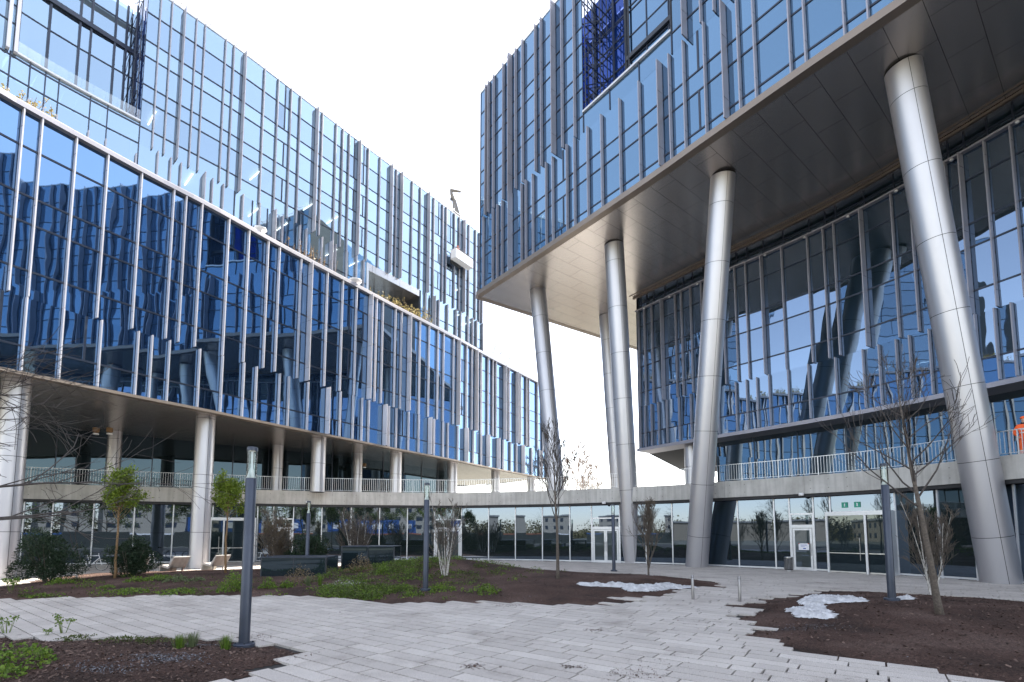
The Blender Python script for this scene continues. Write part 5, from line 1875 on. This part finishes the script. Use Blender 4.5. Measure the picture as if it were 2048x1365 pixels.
for i, (u, v, lb) in enumerate(((358, 1297, 'left grass tuft in the near bed'), (384, 1294, 'middle grass tuft in the near bed left of the lamp'), (452, 1299, 'grass tuft right beside the near lamp foot'), (616, 1172, 'grass tuft in front of the nearer dark glass box'), (640, 1171, 'grass tuft under the right corner of the nearer glass box'))):
    p = on_ground(u, v)
    o = grass_mesh(300 + i, 0.24, 0.26 if i < 3 else 0.4, 130).build('grass_tuft', M['leaf_grey' if i % 2 else 'leaf_low'])
    o.location = p; tag(o, lb, 'grass', 'grass tufts in the beds')
# carpet of ground cover over the mound and along the bed edge
rnd = random.Random(55)
mb = MB(); mb2 = MB()
for _ in range(2100):
    pick = rnd.random()
    if pick < 0.5:
        x, y = rnd.gauss(-4.8, 2.2), rnd.gauss(22.6, 2.8)
    elif pick < 0.72:
        q = at_z(rnd.uniform(20, 640), rnd.uniform(1164, 1192), 0.05); x, y = q.x, q.y
        if noise.noise(Vector((x * 0.9, y * 0.9, 14))) < 0.16: continue
    else:
        q = at_z(rnd.uniform(650, 830), rnd.uniform(1180, 1198), 0.02); x, y = q.x, q.y
    if not inside(x, y, BED_B) or edge_dist(x, y, BED_B) < 0.12:
        continue
    if noise.noise(Vector((x * 0.7, y * 0.7, 4))) < -0.12:
        continue
    z = hgt(x, y)
    tgt = mb if rnd.random() < 0.45 else mb2
    w = rnd.uniform(0.18, 0.42)
    for _k in range(26):
        a = rnd.random() * 6.283; r = rnd.random() ** 0.5
        leaf(tgt, Vector((x + math.cos(a) * r * w, y + math.sin(a) * r * w, z + 0.02 + 0.2 * (1 - r * r) * rnd.random())), rnd.uniform(0.03, 0.065), rnd)
o = mb.build('ground_cover', M['leaf_low']); tag(o, 'bright green ground cover over the mound and front edge of the middle bed', 'ground cover', None, 'stuff')
o = mb2.build('ground_cover', M['leaf_dull']); tag(o, 'dull olive ground cover over the mound and bed edge', 'ground cover', None, 'stuff')
mb = MB()
for _ in range(260):
    q = at_z(rnd.gauss(690, 18), 1171 + rnd.gauss(0, 2.5), 0.1)
    s = rnd.uniform(0.02, 0.05)
    z = hgt(q.x, q.y)
    mb.obox((q.x, q.y, z), (s, s * 0.3, 0), (-s * 0.3, s, 0), (0, 0, s * 0.7))
o = mb.build('pebbles', M['concrete']); tag(o, 'pale pebbles at the front of the green mound', 'pebbles', None, 'stuff')

# plants on the left block's roof terraces
for i, (u, v, mt, h, lb) in enumerate(((68, 222, 'leaf_dry', 1.5, 'straw coloured shrub at the far left of the roof terrace'), (640, 533, 'leaf_bud', 2.4, 'reddish dry grass on the roof terrace left of the loggia'), (800, 619, 'leaf_dry', 1.8, 'left yellowish shrub in front of the loggia'), (850, 642, 'leaf_dry', 2.3, 'right yellowish shrub in front of the loggia'))):
    s = s_at(L1, u, 21.9); q = L1.pt(s, -0.9, 21.85)
    rt = thing('roof_shrub', lb, 'plant', q, 0, 'shrubs on the roof terrace')
    bm_, lf = MB(), MB(); rnd = random.Random(400 + i)
    for k_ in range(38):
        a = rnd.random() * 6.283; r = rnd.random()
        b = Vector((rnd.gauss(0, 1.0), rnd.gauss(0, 0.35), 0)); 
        b = Vector((*(L1.at(s)[1] * rnd.gauss(0, 1.1 if i else 0.7) + L1.at(s)[2] * rnd.gauss(0, 0.2)), 0))
        t = b + Vector((rnd.gauss(0, 0.18), rnd.gauss(0, 0.18), h * rnd.uniform(0.45, 1)))
        bm_.tube([b, t], [0.02, 0.008], 4, cap=False)
        for _ in range(16 if i != 1 else 4):
            f = rnd.uniform(0.4, 1)
            leaf(lf, b.lerp(t, f) + Vector((rnd.gauss(0, 0.06), rnd.gauss(0, 0.06), 0)), rnd.uniform(0.07, 0.14), rnd)
    bm_.build('stems', M['bark_young'], rt); lf.build('foliage', M[mt], rt)

# white fleece sheets lying on the beds
def fleece(label, outline, seed, group='white fleece sheets on the mulch'):
    pts = [on_ground(u, v) for u, v in outline]
    rnd = random.Random(seed)
    poly = [(p.x, p.y) for p in pts]
    x0, x1 = min(p[0] for p in poly), max(p[0] for p in poly); y0, y1 = min(p[1] for p in poly), max(p[1] for p in poly)
    st = 0.022
    nx, ny = int((x1 - x0) / st) + 1, int((y1 - y0) / st) + 1
    V = {}; vs = []; fs = []
    for j in range(ny):
        for i in range(nx):
            x, y = x0 + i * st, y0 + j * st
            xx = x + 0.16 * noise.noise(Vector((x * 3, y * 9, seed))); yy = y + 0.05 * noise.noise(Vector((x * 3, y * 3, seed + 9)))
            if inside(xx, yy, poly):
                d = edge_dist(xx, yy, poly)
                wx = x + 0.12 * noise.noise(Vector((x * 2, y * 2, seed + 11)))
                wy = y + 0.10 * noise.noise(Vector((x * 1.5, y * 3, seed + 13)))
                a = 1 - abs(noise.noise(Vector((wx * 1.6, wy * 6.5, seed)))) * 2.2
                b = 1 - abs(noise.noise(Vector((wx * 5.0 + wy * 6, wy * 7 - wx * 3, seed + 3)))) * 2.2
                e = 1 - abs(noise.noise(Vector((wx * 14, wy * 16, seed + 7)))) * 2
                c = noise.noise(Vector((x * 1.1, y * 1.1, seed + 5)))
                h = 0.006 + min(1, d / 0.18) * (0.06 * max(0, a) ** 2 + 0.05 * max(0, b) ** 2 + 0.02 * max(0, e) + 0.015 * max(0, c + 0.2))
                V[(i, j)] = len(vs); vs.append((x, y, max(0.0, max(0, hgt(x, y))) + max(0.008, h)))
    for (i, j) in V:
        q = [(i, j), (i + 1, j), (i + 1, j + 1), (i, j + 1)]
        if all(k_ in V for k_ in q): fs.append(tuple(V[k_] for k_ in q))
    me = bpy.data.meshes.new('fleece_sheet'); me.from_pydata(vs, [], fs); me.materials.append(M['fabric'])
    me.polygons.foreach_set('use_smooth', [True] * len(fs)); me.update()
    o = bpy.data.objects.new('fleece_sheet', me); COL.objects.link(o)
    sm = o.modifiers.new('solid', 'SOLIDIFY'); sm.thickness = 0.003
    tag(o, label, 'fleece sheet', group)
    return o


fleece('long crumpled white fleece sheet on the mulch behind the bollards', [(1150, 1168), (1170, 1165), (1205, 1168), (1235, 1167), (1270, 1171), (1310, 1170), (1335, 1167), (1350, 1172), (1385, 1173), (1400, 1176), (1340, 1179), (1300, 1185), (1255, 1184), (1240, 1176), (1200, 1174), (1165, 1173)], 3)
fleece('heaped crumpled white fleece sheet in the right mulch bed', [(1595, 1203), (1620, 1194), (1650, 1193), (1700, 1197), (1735, 1201), (1738, 1204), (1690, 1206), (1655, 1209), (1652, 1218), (1672, 1229), (1678, 1237), (1650, 1240), (1620, 1238), (1590, 1236), (1585, 1228), (1568, 1224), (1572, 1217), (1598, 1219), (1610, 1212), (1597, 1208)], 17)
fleece('small scrap of white fleece behind the right lamp post', [(1793, 1197), (1812, 1195), (1833, 1198), (1828, 1201), (1800, 1201)], 29)

# ------------------------------------------------------------------ people
def skin_obj(name, verts, edges, radii, mat, parent, sub=2, root=0):
    me = bpy.data.meshes.new(name)
    me.from_pydata(verts, edges, [])
    o = bpy.data.objects.new(name, me)
    COL.objects.link(o)
    md = o.modifiers.new('skin', 'SKIN')
    md.use_smooth_shade = True
    for i, sv in enumerate(me.skin_vertices[0].data):
        r = radii[i]
        sv.radius = (r, r) if not hasattr(r, '__len__') else r
        sv.use_root = (i == root)
    ss = o.modifiers.new('sub', 'SUBSURF'); ss.levels = sub; ss.render_levels = sub
    me.materials.append(mat)
    o.parent = parent
    return o


def make_worker(label, loc, rz, group=None):
    """standing worker: one hand raised to the chest, other hand at the hip, head turned to the side"""
    root = thing('person', label, 'person', loc, rz, group)
    J = {}
    vs, rd, ed = [], [], []

    def j(name, p, r, par=None):
        J[name] = len(vs); vs.append(p); rd.append(r)
        if par: ed.append((J[par], J[name]))
    j('pelvis', (0, 0, 0.95), 0.13)
    j('waist', (0, 0.0, 1.10), (0.14, 0.11), 'pelvis')
    j('chest', (0, 0.0, 1.30), (0.165, 0.12), 'waist')
    j('neck0', (0, 0.01, 1.46), 0.075, 'chest')
    j('neck', (0, -0.005, 1.53), 0.056, 'neck0')
    j('jaw', (0.012, -0.022, 1.60), (0.066, 0.076), 'neck')
    j('head', (0.008, -0.01, 1.685), (0.078, 0.094), 'jaw')
    j('crown', (0.004, 0.0, 1.755), (0.06, 0.072), 'head')
    for s, sd in ((-1, 'l'), (1, 'r')):
        j('sh' + sd, (0.185 * s, 0.0, 1.40), 0.066, 'chest')
        if s < 0:
            j('el' + sd, (-0.31, 0.06, 1.15), 0.047, 'sh' + sd)
            j('wr' + sd, (-0.22, -0.10, 0.98), 0.031, 'el' + sd)
            pd = Vector((0.05, -0.07, -0.07))
        else:
            j('el' + sd, (0.27, -0.05, 1.14), 0.047, 'sh' + sd)
            j('wr' + sd, (0.10, -0.22, 1.30), 0.031, 'el' + sd)
            pd = Vector((-0.075, -0.02, 0.055))
        w = Vector(vs[J['wr' + sd]])
        pd = pd.normalized()
        j('pa' + sd, tuple(w + pd * 0.075), (0.038, 0.024), 'wr' + sd)
        sx = pd.cross(Vector((0, 0, 1))).normalized(); nz = sx.cross(pd).normalized()
        for k_, (o_, L) in enumerate(((-0.03, 0.062), (-0.01, 0.074), (0.011, 0.07), (0.03, 0.055))):
            a_ = w + pd * 0.10 + sx * o_
            j('f%d%s' % (k_, sd), tuple(a_), 0.0105, 'pa' + sd)
            j('g%d%s' % (k_, sd), tuple(a_ + pd * L * 0.6 + nz * 0.012 * s), 0.0095, 'f%d%s' % (k_, sd))
            j('h%d%s' % (k_, sd), tuple(a_ + pd * L * 0.9 + nz * 0.035 * s), 0.0085, 'g%d%s' % (k_, sd))
        j('t0' + sd, tuple(w + pd * 0.05 + sx * 0.045), 0.012, 'pa' + sd)
        j('t1' + sd, tuple(w + pd * 0.09 + sx * 0.06 + nz * 0.02), 0.0105, 't0' + sd)
        j('hp' + sd, (0.095 * s, 0, 0.88), 0.088, 'pelvis')
        j('kn' + sd, (0.115 * s, -0.025, 0.49), 0.058, 'hp' + sd)
        j('an' + sd, (0.125 * s, 0.02, 0.10), 0.042, 'kn' + sd)
        j('to' + sd, (0.145 * s, -0.15, 0.045), 0.038, 'an' + sd)
    skin_obj('body', vs, ed, rd, M['skin'], root)
    # clothing follows the same joints
    def part(name, joints, links, mat, grow_):
        ids = {n_: i for i, n_ in enumerate(joints)}
        v2 = [vs[J[n_]] if isinstance(n_, str) else n_ for n_ in joints]
        r2 = []
        for n_ in joints:
            r = rd[J[n_]]
            r2.append(tuple(x + grow_ for x in r) if hasattr(r, '__len__') else r + grow_)
        return skin_obj(name, v2, [(ids[a], ids[b]) for a, b in links], r2, mat, root)
    part('jacket', ['waist', 'pelvis', 'chest', 'neck0', 'shl', 'shr', 'ell', 'elr', 'wrl', 'wrr'], [('pelvis', 'waist'), ('waist', 'chest'), ('chest', 'neck0'), ('chest', 'shl'), ('chest', 'shr'), ('shl', 'ell'), ('ell', 'wrl'), ('shr', 'elr'), ('elr', 'wrr')], M['orange'], 0.024)
    part('trousers', ['pelvis', 'hpl', 'hpr', 'knl', 'knr', 'anl', 'anr'], [('pelvis', 'hpl'), ('pelvis', 'hpr'), ('hpl', 'knl'), ('hpr', 'knr'), ('knl', 'anl'), ('knr', 'anr')], M['orange'], 0.018)
    for sd in 'lr':
        a, b = Vector(vs[J['an' + sd]]), Vector(vs[J['to' + sd]])
        skin_obj('boot', [tuple(a + Vector((0, 0, 0.08))), tuple(a), tuple(a + Vector((0, 0.02, -0.055))), tuple(b)], [(0, 1), (1, 2), (2, 3)], [0.055, 0.056, 0.046, 0.046], M['black'], root)
        mb = MB(); kn = Vector(vs[J['kn' + sd]]); an = Vector(vs[J['an' + sd]])
        for f in (0.35, 0.6):
            c = kn.lerp(an, f); mb.tube([c + (kn - an) * 0.05, c - (kn - an) * 0.05], 0.0785 - 0.012 * f, 16, cap=False)
        mb.build('reflective_band', M['reflective'], root, True)
    mb = MB()
    for z, rx, ry in ((1.08, 0.172, 0.142), (1.22, 0.186, 0.147)):
        i0 = len(mb.v)
        for zz in (z, z + 0.05):
            for k_ in range(24):
                a = 2 * math.pi * k_ / 24; mb.v.append((rx * math.cos(a), ry * math.sin(a), zz))
        for k_ in range(24):
            mb.f.append((i0 + k_, i0 + (k_ + 1) % 24, i0 + 24 + (k_ + 1) % 24, i0 + 24 + k_)); mb.m.append(0)
    mb.build('reflective_band', M['reflective'], root, True)
    hd = Vector(vs[J['head']])
    mb = MB(); mb.lathe([(0.098, 0.0), (0.104, 0.02), (0.100, 0.05), (0.083, 0.085), (0.05, 0.108), (0.012, 0.115)], (hd.x - 0.004, hd.y + 0.012, hd.z + 0.025), 20); shade_auto(mb.build('beanie', M['orange'], root), 80)
    mb = MB(); mb.lathe([(0.09, 0), (0.10, 0.03), (0.085, 0.075)], (0, 0.008, 1.475), 18); shade_auto(mb.build('collar', M['black'], root), 80)
    # face, turned towards the person's left
    fa = thing  # noqa
    fd = Vector((0.75, -0.66, 0)); sdv = Vector((0.66, 0.75, 0))
    fb = MB()
    nose = hd + fd * 0.088 + Vector((0, 0, -0.035))
    fb.tube([hd + fd * 0.082 + Vector((0, 0, 0.005)), nose + Vector((0, 0, -0.012)), nose + fd * 0.014 + Vector((0, 0, -0.02)), nose - fd * 0.01 + Vector((0, 0, -0.032))], [0.006, 0.011, 0.012, 0.006], 8)
    for sg in (-1, 1):
        fb.tube([hd + sdv * sg * 0.078 - fd * 0.005 + Vector((0, 0, -0.05)), hd + sdv * sg * 0.088 - fd * 0.01 + Vector((0, 0, -0.03)), hd + sdv * sg * 0.082 - fd * 0.012 + Vector((0, 0, -0.005))], [0.008, 0.016, 0.008], 8)
    fb.build('nose_and_ears', M['skin'], root, True)
    fb = MB()
    for sg in (-1, 1):
        fb.tube([hd + sdv * sg * 0.03 + fd * 0.083, hd + sdv * sg * 0.03 + fd * 0.091], [0.009, 0.006], 8)
    fb.tube([hd + fd * 0.082 - sdv * 0.022 + Vector((0, 0, -0.078)), hd + fd * 0.087 + Vector((0, 0, -0.08)), hd + fd * 0.082 + sdv * 0.022 + Vector((0, 0, -0.078))], 0.005, 6)
    fb.build('eyes_and_mouth', plain('dark features', (0.08, 0.03, 0.025), 0.5), root)
    return root


s = s_at(RB, 2037, 6.0)
p = RB.pt(s, -0.42, 5.30)
wk = make_worker('worker in orange high visibility clothing and orange beanie standing behind the terrace railing', p, math.atan2(-p.x, -p.y) * -1 - 0.5)
wk.rotation_euler = (0, 0, -0.75)
wk.location = (p.x, p.y, 5.30)

# ------------------------------------------------------------------ cleaning cradle and roof crane
s = s_at(L2, 912, 35.5)
q, d, n = L2.at(s)
ang = math.atan2(d.y, d.x)
cr = thing('cleaning_cradle', 'white facade cleaning cradle hanging in front of the left tower', 'cradle', (q.x + n.x * 1.0, q.y + n.y * 1.0, 35.6), ang)
mb = MB()
mb.box(-1.6, 1.6, -0.42, 0.42, 0, 0.06)
mb.box(-1.6, 1.6, -0.44, -0.40, 0, 1.15); mb.box(-1.6, 1.6, 0.40, 0.44, 0, 1.15)
mb.box(-1.62, -1.58, -0.42, 0.42, 0, 1.15); mb.box(1.58, 1.62, -0.42, 0.42, 0, 1.15)
mb.build('basket', M['white_metal'], cr)
mb = MB()
for y in (-0.42, 0.42):
    mb.bar((-1.6, y, 1.28), (1.6, y, 1.28), 0.05)
    for x in (-1.58, -0.5, 0.5, 1.58): mb.bar((x, y, 1.1), (x, y, 1.28), 0.04)
mb.build('guard_rail', M['dark_steel'], cr)
mb = MB()
for x in (-1.4, 1.4):
    mb.tube([(x, 0, 0.06), (x, 0, 7.0)], 0.012, 5)
mb.build('cable', M['steel'], cr)
mb = MB(); mb.box(-1.5, 0.3, 0.5, 0.62, -0.35, 0.0); mb.build('buffer', M['black'], cr)
w2 = make_worker('worker in orange clothing leaning out of the white cleaning cradle', (q.x + n.x * 1.05 - d.x * 0.9, q.y + n.y * 1.05 - d.y * 0.9, 35.66), -0.6)

s = s_at(L2, 930, FT)
q = L2.pt(s, -1.2, FT)
ck = thing('roof_crane', 'white window cleaning crane arm rising from the left tower roof', 'crane', q)
tp = at_y(906, 385, q.y + 0.5); jt = at_y(908, 402, q.y + 0.4)
def rel(v): return Vector(v) - q
mb = MB(); mb.tube([rel(q) + Vector((0, 0, 0)), rel(jt)], [0.75, 0.32], 4); mb.build('mast', M['crane_grey'], ck)
mb = MB(); mb.tube([rel(jt), rel(at_y(903, 388, q.y)), rel(at_y(902, 380, q.y))], [0.3, 0.22, 0.18], 6); mb.build('elbow', M['crane_grey'], ck)
mb = MB(); mb.tube([rel(at_y(902, 381, q.y)), rel(at_y(922, 384, q.y))], [0.26, 0.16], 4); mb.build('jib', M['crane_grey'], ck)
mb = MB(); mb.tube([rel(at_y(902, 380, q.y)), rel(at_y(902, 366, q.y))], [0.1, 0.04], 5); mb.build('antenna', M['dark_steel'], ck)
mb = MB(); mb.lathe([(0.12, -0.15), (0.12, 0.15)], rel(at_y(902, 399, q.y)), 8); mb.build('hook_block', M['black'], ck)

# round white dishes on the roof terrace edge
for u, v, r, lb in ((712, 566, 0.52, 'round white dish on the roof edge left of the loggia'), (522, 467, 0.40, 'pale round dish on the roof edge left of the reddish grass')):
    s = s_at(L1, u, 21.95); q = L1.pt(s, -0.1, 22.55)
    o = thing('satellite_dish', lb, 'dish', q)
    mb = MB(); mb.lathe([(r * 0.55, -0.12), (r * 0.9, -0.06), (r, 0.0), (r * 0.97, 0.05), (r * 0.6, 0.12), (0.02, 0.14)], n=28); shade_auto(mb.build('dish', M['white_metal'], o), 50)
    mb = MB(); mb.lathe([(0.06, -0.6), (0.06, -0.1)], n=10); mb.build('stand', M['dark_steel'], o)

# ------------------------------------------------------------------ small fittings
for i, (u, v, dd, lb) in enumerate(((206, 861, 6.4, 'pair of floodlights hanging under the left soffit between the two near columns'), (720, 916, 5.0, 'pair of floodlights hanging under the soffit beside the middle column'))):
    Cf = L1.offset(-dd); s = s_at(Cf, u, 8.6); q = Cf.pt(s, 0, 8.55)
    o = thing('floodlight', lb, 'floodlight', q, 0, 'floodlights under the soffit')
    mb = MB(); mb.bar((0, 0, 0.1), (0, 0, 0.85), 0.05); mb.bar((-0.45, 0, 0.1), (0.45, 0, 0.1), 0.05); mb.build('bracket', M['dark_steel'], o)
    for x in (-0.42, 0.42):
        mb = MB(); mb.lathe([(0.10, -0.10), (0.17, -0.05), (0.17, 0.18), (0.08, 0.22)], (x, 0, -0.1), 16); shade_auto(mb.build('spotlight', M['bark_young'], o))
        mb = MB(); mb.lathe([(0.15, -0.20), (0.15, -0.13)], (x, 0, -0.12), 16); mb.build('lens', M['white_metal'], o)
for i, (u, lb) in enumerate(((615, 'white dome camera under the band behind the middle lamp post'), (1209, 'dome camera under the band above the double doors'), (1604, 'dome camera under the band above the single door'))):
    s = s_at(TB, u, 4.4); q = TB.pt(s, 0.16, 4.50 if i == 0 else 4.30)
    o = thing('security_camera', lb, 'camera', q, 0, 'dome cameras on the band')
    mb = MB(); mb.lathe([(0.12, 0.0), (0.14, 0.03), (0.14, 0.12), (0.10, 0.16)], n=18); shade_auto(mb.build('housing', M['white_metal'], o))
    mb = MB(); mb.lathe([(0.02, -0.12), (0.08, -0.09), (0.11, -0.02), (0.11, 0.0)], n=18); shade_auto(mb.build('dome', M['black'], o), 80)
    q_, d_, n_ = TB.at(s)
    mb = MB(); mb.bar((0, 0, 0.1), (-n_.x * 0.2, -n_.y * 0.2, 0.14), 0.06); mb.build('arm', M['white_metal'], o)
p, q, t, n = door_spots[1629]
c = p + t * ((q - p).length * 0.55) + n * 0.06
o = thing('paper_notice', 'white paper notice taped to the single glass door', 'notice', (c.x, c.y, 1.36))
mb = MB(); mb.obox(-t * 0.27 + Vector((0, 0, -0.19)), t * 0.54, n * 0.003, (0, 0, 0.38), 0); mb.build('sheet', M['paper'], o)
mb = MB()
for z in (0.10, 0.05, 0.0):
    mb.obox(-t * 0.17 + n * 0.0035 + Vector((0, 0, z)), t * (0.34 if z else 0.22), n * 0.001, (0, 0, 0.018), 0)
mb.obox(-t * 0.04 + n * 0.0035 + Vector((0, 0, -0.14)), t * 0.14, n * 0.001, (0, 0, 0.07), 0)
mb.build('print', M['paper_ink'], o)
mb = MB()
for a, b in ((-0.27, 0.15), (0.22, 0.15)):
    mb.obox(t * a + n * 0.0035 + Vector((0, 0, b)), t * 0.05, n * 0.001, (0, 0, 0.05), 0)
mb.build('tape', M['red'], o)
p, q, t, n = door_spots[1794]
for f, lb in ((0.24, 'green square sticker above the left leaf of the glazed entrance'), (0.44, 'green square sticker above the middle of the glazed entrance')):
    c = p + t * ((q - p).length * f) + n * 0.03
    o = thing('green_sticker', lb, 'sticker', (c.x, c.y, 3.55), 0, 'green stickers over the entrance')
    mb = MB(); mb.obox(-t * 0.14, t * 0.30, n * 0.004, (0, 0, 0.30)); mb.build('sheet', M['green_sign'], o)
    mb = MB(); mb.obox(t * -0.02 + n * 0.0045 + Vector((0, 0, 0.06)), t * 0.05, n * 0.001, (0, 0, 0.18)); mb.build('arrow', M['white_metal'], o)

# ------------------------------------------------------------------ surroundings behind the camera, seen mirrored in the ground floor glass
rb = random.Random(77)
for i, (x, y, w, d, st, mt, lb) in enumerate(((-42, -95, 30, 14, 5, 'beige', 'beige five storey apartment block mirrored in the left ground floor glass'), (-4, -110, 26, 14, 6, 'cream', 'cream six storey apartment block mirrored in the middle of the ground floor glass'), (40, -120, 34, 14, 4, 'brick', 'low brick block mirrored in the right ground floor glass'), (-100, -88, 26, 16, 3, 'cream', 'low cream block mirrored beside the single glass door'), (-124, -40, 22, 40, 2, 'beige', 'long low beige hall mirrored in the glazed entrance'))):
    o = thing('apartment_block', lb, 'building', (x, y, 0))
    h = st * 3.0
    mb = MB(); mb.box(-w / 2, w / 2, -d / 2, d / 2, -0.1, h); mb.build('wall', M[mt], o)
    mb = MB(); mb.box(-w / 2 - 0.3, w / 2 + 0.3, -d / 2 - 0.3, d / 2 + 0.3, h, h + 0.5); mb.build('roof', M['roofgrey'], o)
    for f in range(st):
        for k_ in range(int(w / 4)):
            xx = -w / 2 + 2 + k_ * 4
            mb = MB(); mb.box(xx - 0.8, xx + 0.8, d / 2 - 0.05, d / 2 + 0.05, f * 3 + 1.0, f * 3 + 2.4); mb.build('window', M['frame'], o)
rw = random.Random(88)
mb = MB()
for _ in range(60000):
    if rw.random() < 0.6:
        x, y = rw.uniform(-170, 150), -138 + rw.gauss(0, 8)
    else:
        x, y = -150 + rw.gauss(0, 8), rw.uniform(-140, 60)
    hmax = 6.5 + 4.0 * noise.noise(Vector((x * 0.06, y * 0.06, 1))) + 2.0 * noise.noise(Vector((x * 0.3, y * 0.3, 5)))
    if noise.noise(Vector((x * 0.035, y * 0.035, 8))) < -0.08: hmax *= 0.42
    leaf(mb, Vector((x, y, 1.12 * hmax * rw.random() ** 0.9)), rw.uniform(0.4, 0.9), rw)
for k_ in range(330):
    x = -170 + k_
    h = 5.2 + 3.6 * noise.noise(Vector((x * 0.06, 3, 1))) + 2.2 * noise.noise(Vector((x * 0.35, 7, 5)))
    if noise.noise(Vector((x * 0.035, -138 * 0.035, 8))) < -0.08: h *= 0.42
    mb.quad((x, -141, 0), (x + 1.02, -141, 0), (x + 0.8, -142, h), (x + 0.2, -142, h * 0.97))
for k_ in range(200):
    y = -140 + k_
    h = 5.2 + 3.6 * noise.noise(Vector((y * 0.06, 13, 1))) + 2.2 * noise.noise(Vector((y * 0.35, 17, 5)))
    if noise.noise(Vector((-150 * 0.035, y * 0.035, 8))) < -0.08: h *= 0.42
    mb.quad((-153, y, 0), (-153, y + 1.02, 0), (-154, y + 0.8, h), (-154, y + 0.2, h * 0.97))
o = mb.build('distant_wood', M['wood_leaf']); tag(o, 'far brownish wood mirrored along the ground floor glass', 'wood', None, 'stuff')
o = thing('site_hoarding', 'dark construction hoarding with blue top mirrored in the ground floor glass', 'fence', (0, -24, 0))
mb = MB(); mb.box(-60, 60, -0.05, 0.05, -0.05, 2.0); mb.build('panel', M['hoarding'], o)
for k_ in range(24):
    mb = MB(); mb.box(-60 + k_ * 5, -55.1 + k_ * 5, -0.07, 0.07, 2.0, 2.25 + 0.2 * (k_ % 2)); mb.build('top_strip', M[('blue', 'hoarding', 'white_metal', 'hoarding', 'brick', 'hoarding')[(k_ * 7) % 6]], o)
for i, (x, y, lb) in enumerate(((-32, -28, 'blue site container mirrored in the left ground floor glass'), (-9, -32, 'blue site container mirrored near the left entrance'))):
    o = thing('site_container', lb, 'container', (x, y, 0), 0, 'blue site containers')
    mb = MB(); mb.box(-3, 3, -1.2, 1.2, 0, 5.2); mb.build('body', M['blue'], o)
    mb = MB(); mb.box(-2, -0.6, 1.2, 1.25, 3.2, 4.4); mb.box(0.6, 2, 1.2, 1.25, 3.2, 4.4); mb.build('window', M['white_metal'], o)
    mb = MB()
    for k_ in range(24): mb.box(-2.95 + k_ * 0.25, -2.85 + k_ * 0.25, 1.2, 1.23, 0.1, 3.0)
    mb.build('corrugation', M['blue'], o)
spots = [(-36, -38, 9), (-29, -46, 11), (-22, -36, 8), (-15, -44, 11), (-9, -40, 9), (-2, -48, 12), (4, -38, 8), (11, -46, 10), (18, -40, 8), (25, -50, 9), (33, -44, 8), (41, -52, 9)]
pl = ['leftmost', 'second', 'third', 'fourth', 'fifth', 'sixth', 'seventh', 'eighth', 'ninth', 'tenth', 'eleventh', 'rightmost']
for i, (x, y, H) in enumerate(spots):
    root, tips = bare_tree('park_tree', '%s in the row of budding park trees mirrored in the ground floor glass' % pl[i], (x, y, 0), H, 0.2, 500 + i, 0.28, 14, 0.42, 0.7, 0.35, 2, 'bark', 'bark', group='park trees behind the hoarding', kids=4, rmin=0.02)
    lf = MB(); rn = random.Random(600 + i)
    for (p, d) in tips:
        for _ in range(6 if i % 3 else 9):
            leaf(lf, p + Vector((rn.gauss(0, 0.35), rn.gauss(0, 0.35), rn.gauss(0, 0.35))), rn.uniform(0.14, 0.30), rn)
    lf.build('crown', M['leaf_young' if i % 2 else 'leaf_dull'], root)

# ------------------------------------------------------------------ light
SUN_AZ, SUN_EL = R(40), R(50)         # azimuth measured from +Y towards +X
w = bpy.data.worlds.new('World'); SC.world = w; w.use_nodes = True
nt = w.node_tree
for n_ in list(nt.nodes): nt.nodes.remove(n_)
out = nt.nodes.new('ShaderNodeOutputWorld'); bg = nt.nodes.new('ShaderNodeBackground'); sky = nt.nodes.new('ShaderNodeTexSky')
sky.sky_type = 'NISHITA'; sky.sun_disc = False; sky.sun_elevation = SUN_EL; sky.sun_rotation = SUN_AZ
sky.air_density = 1.0; sky.dust_density = 0.6; sky.ozone_density = 1.0; sky.altitude = 200
bg.inputs['Strength'].default_value = 0.11
hs = nt.nodes.new('ShaderNodeHueSaturation'); hs.inputs['Saturation'].default_value = 0.68
wm = nt.nodes.new('ShaderNodeMix'); wm.data_type = 'RGBA'; wm.blend_type = 'MULTIPLY'; wm.inputs['Factor'].default_value = 1.0
wm.inputs['B'].default_value = (1.11, 1.0, 0.89, 1)
nt.links.new(sky.outputs[0], hs.inputs['Color']); nt.links.new(hs.outputs[0], wm.inputs['A']); nt.links.new(wm.outputs['Result'], bg.inputs[0]); nt.links.new(bg.outputs[0], out.inputs[0])
sl = bpy.data.lights.new('sun', 'SUN'); sl.energy = 3.6; sl.angle = R(0.53); sl.color = (1.0, 0.93, 0.82)
so = bpy.data.objects.new('sun', sl); COL.objects.link(so)
dv = Vector((math.sin(SUN_AZ) * math.cos(SUN_EL), math.cos(SUN_AZ) * math.cos(SUN_EL), math.sin(SUN_EL)))
so.rotation_euler = dv.to_track_quat('Z', 'Y').to_euler()
so.location = dv * 100
SC.view_settings.view_transform = 'Standard'
SC.view_settings.look = 'None'
SC.view_settings.exposure = 2.6
SC.view_settings.gamma = 1.0
SC.view_settings.use_curve_mapping = False
SC.render.engine = 'CYCLES'
SC.cycles.max_bounces = 8
SC.cycles.glossy_bounces = 6
SC.cycles.diffuse_bounces = 3
SC.cycles.transparent_max_bounces = 12
SC.cycles.caustics_reflective = True
SC.cycles.blur_glossy = 0.5
SC.cycles.caustics_refractive = False
SC.cycles.sample_clamp_indirect = 6.0
SC.cycles.use_denoising = True
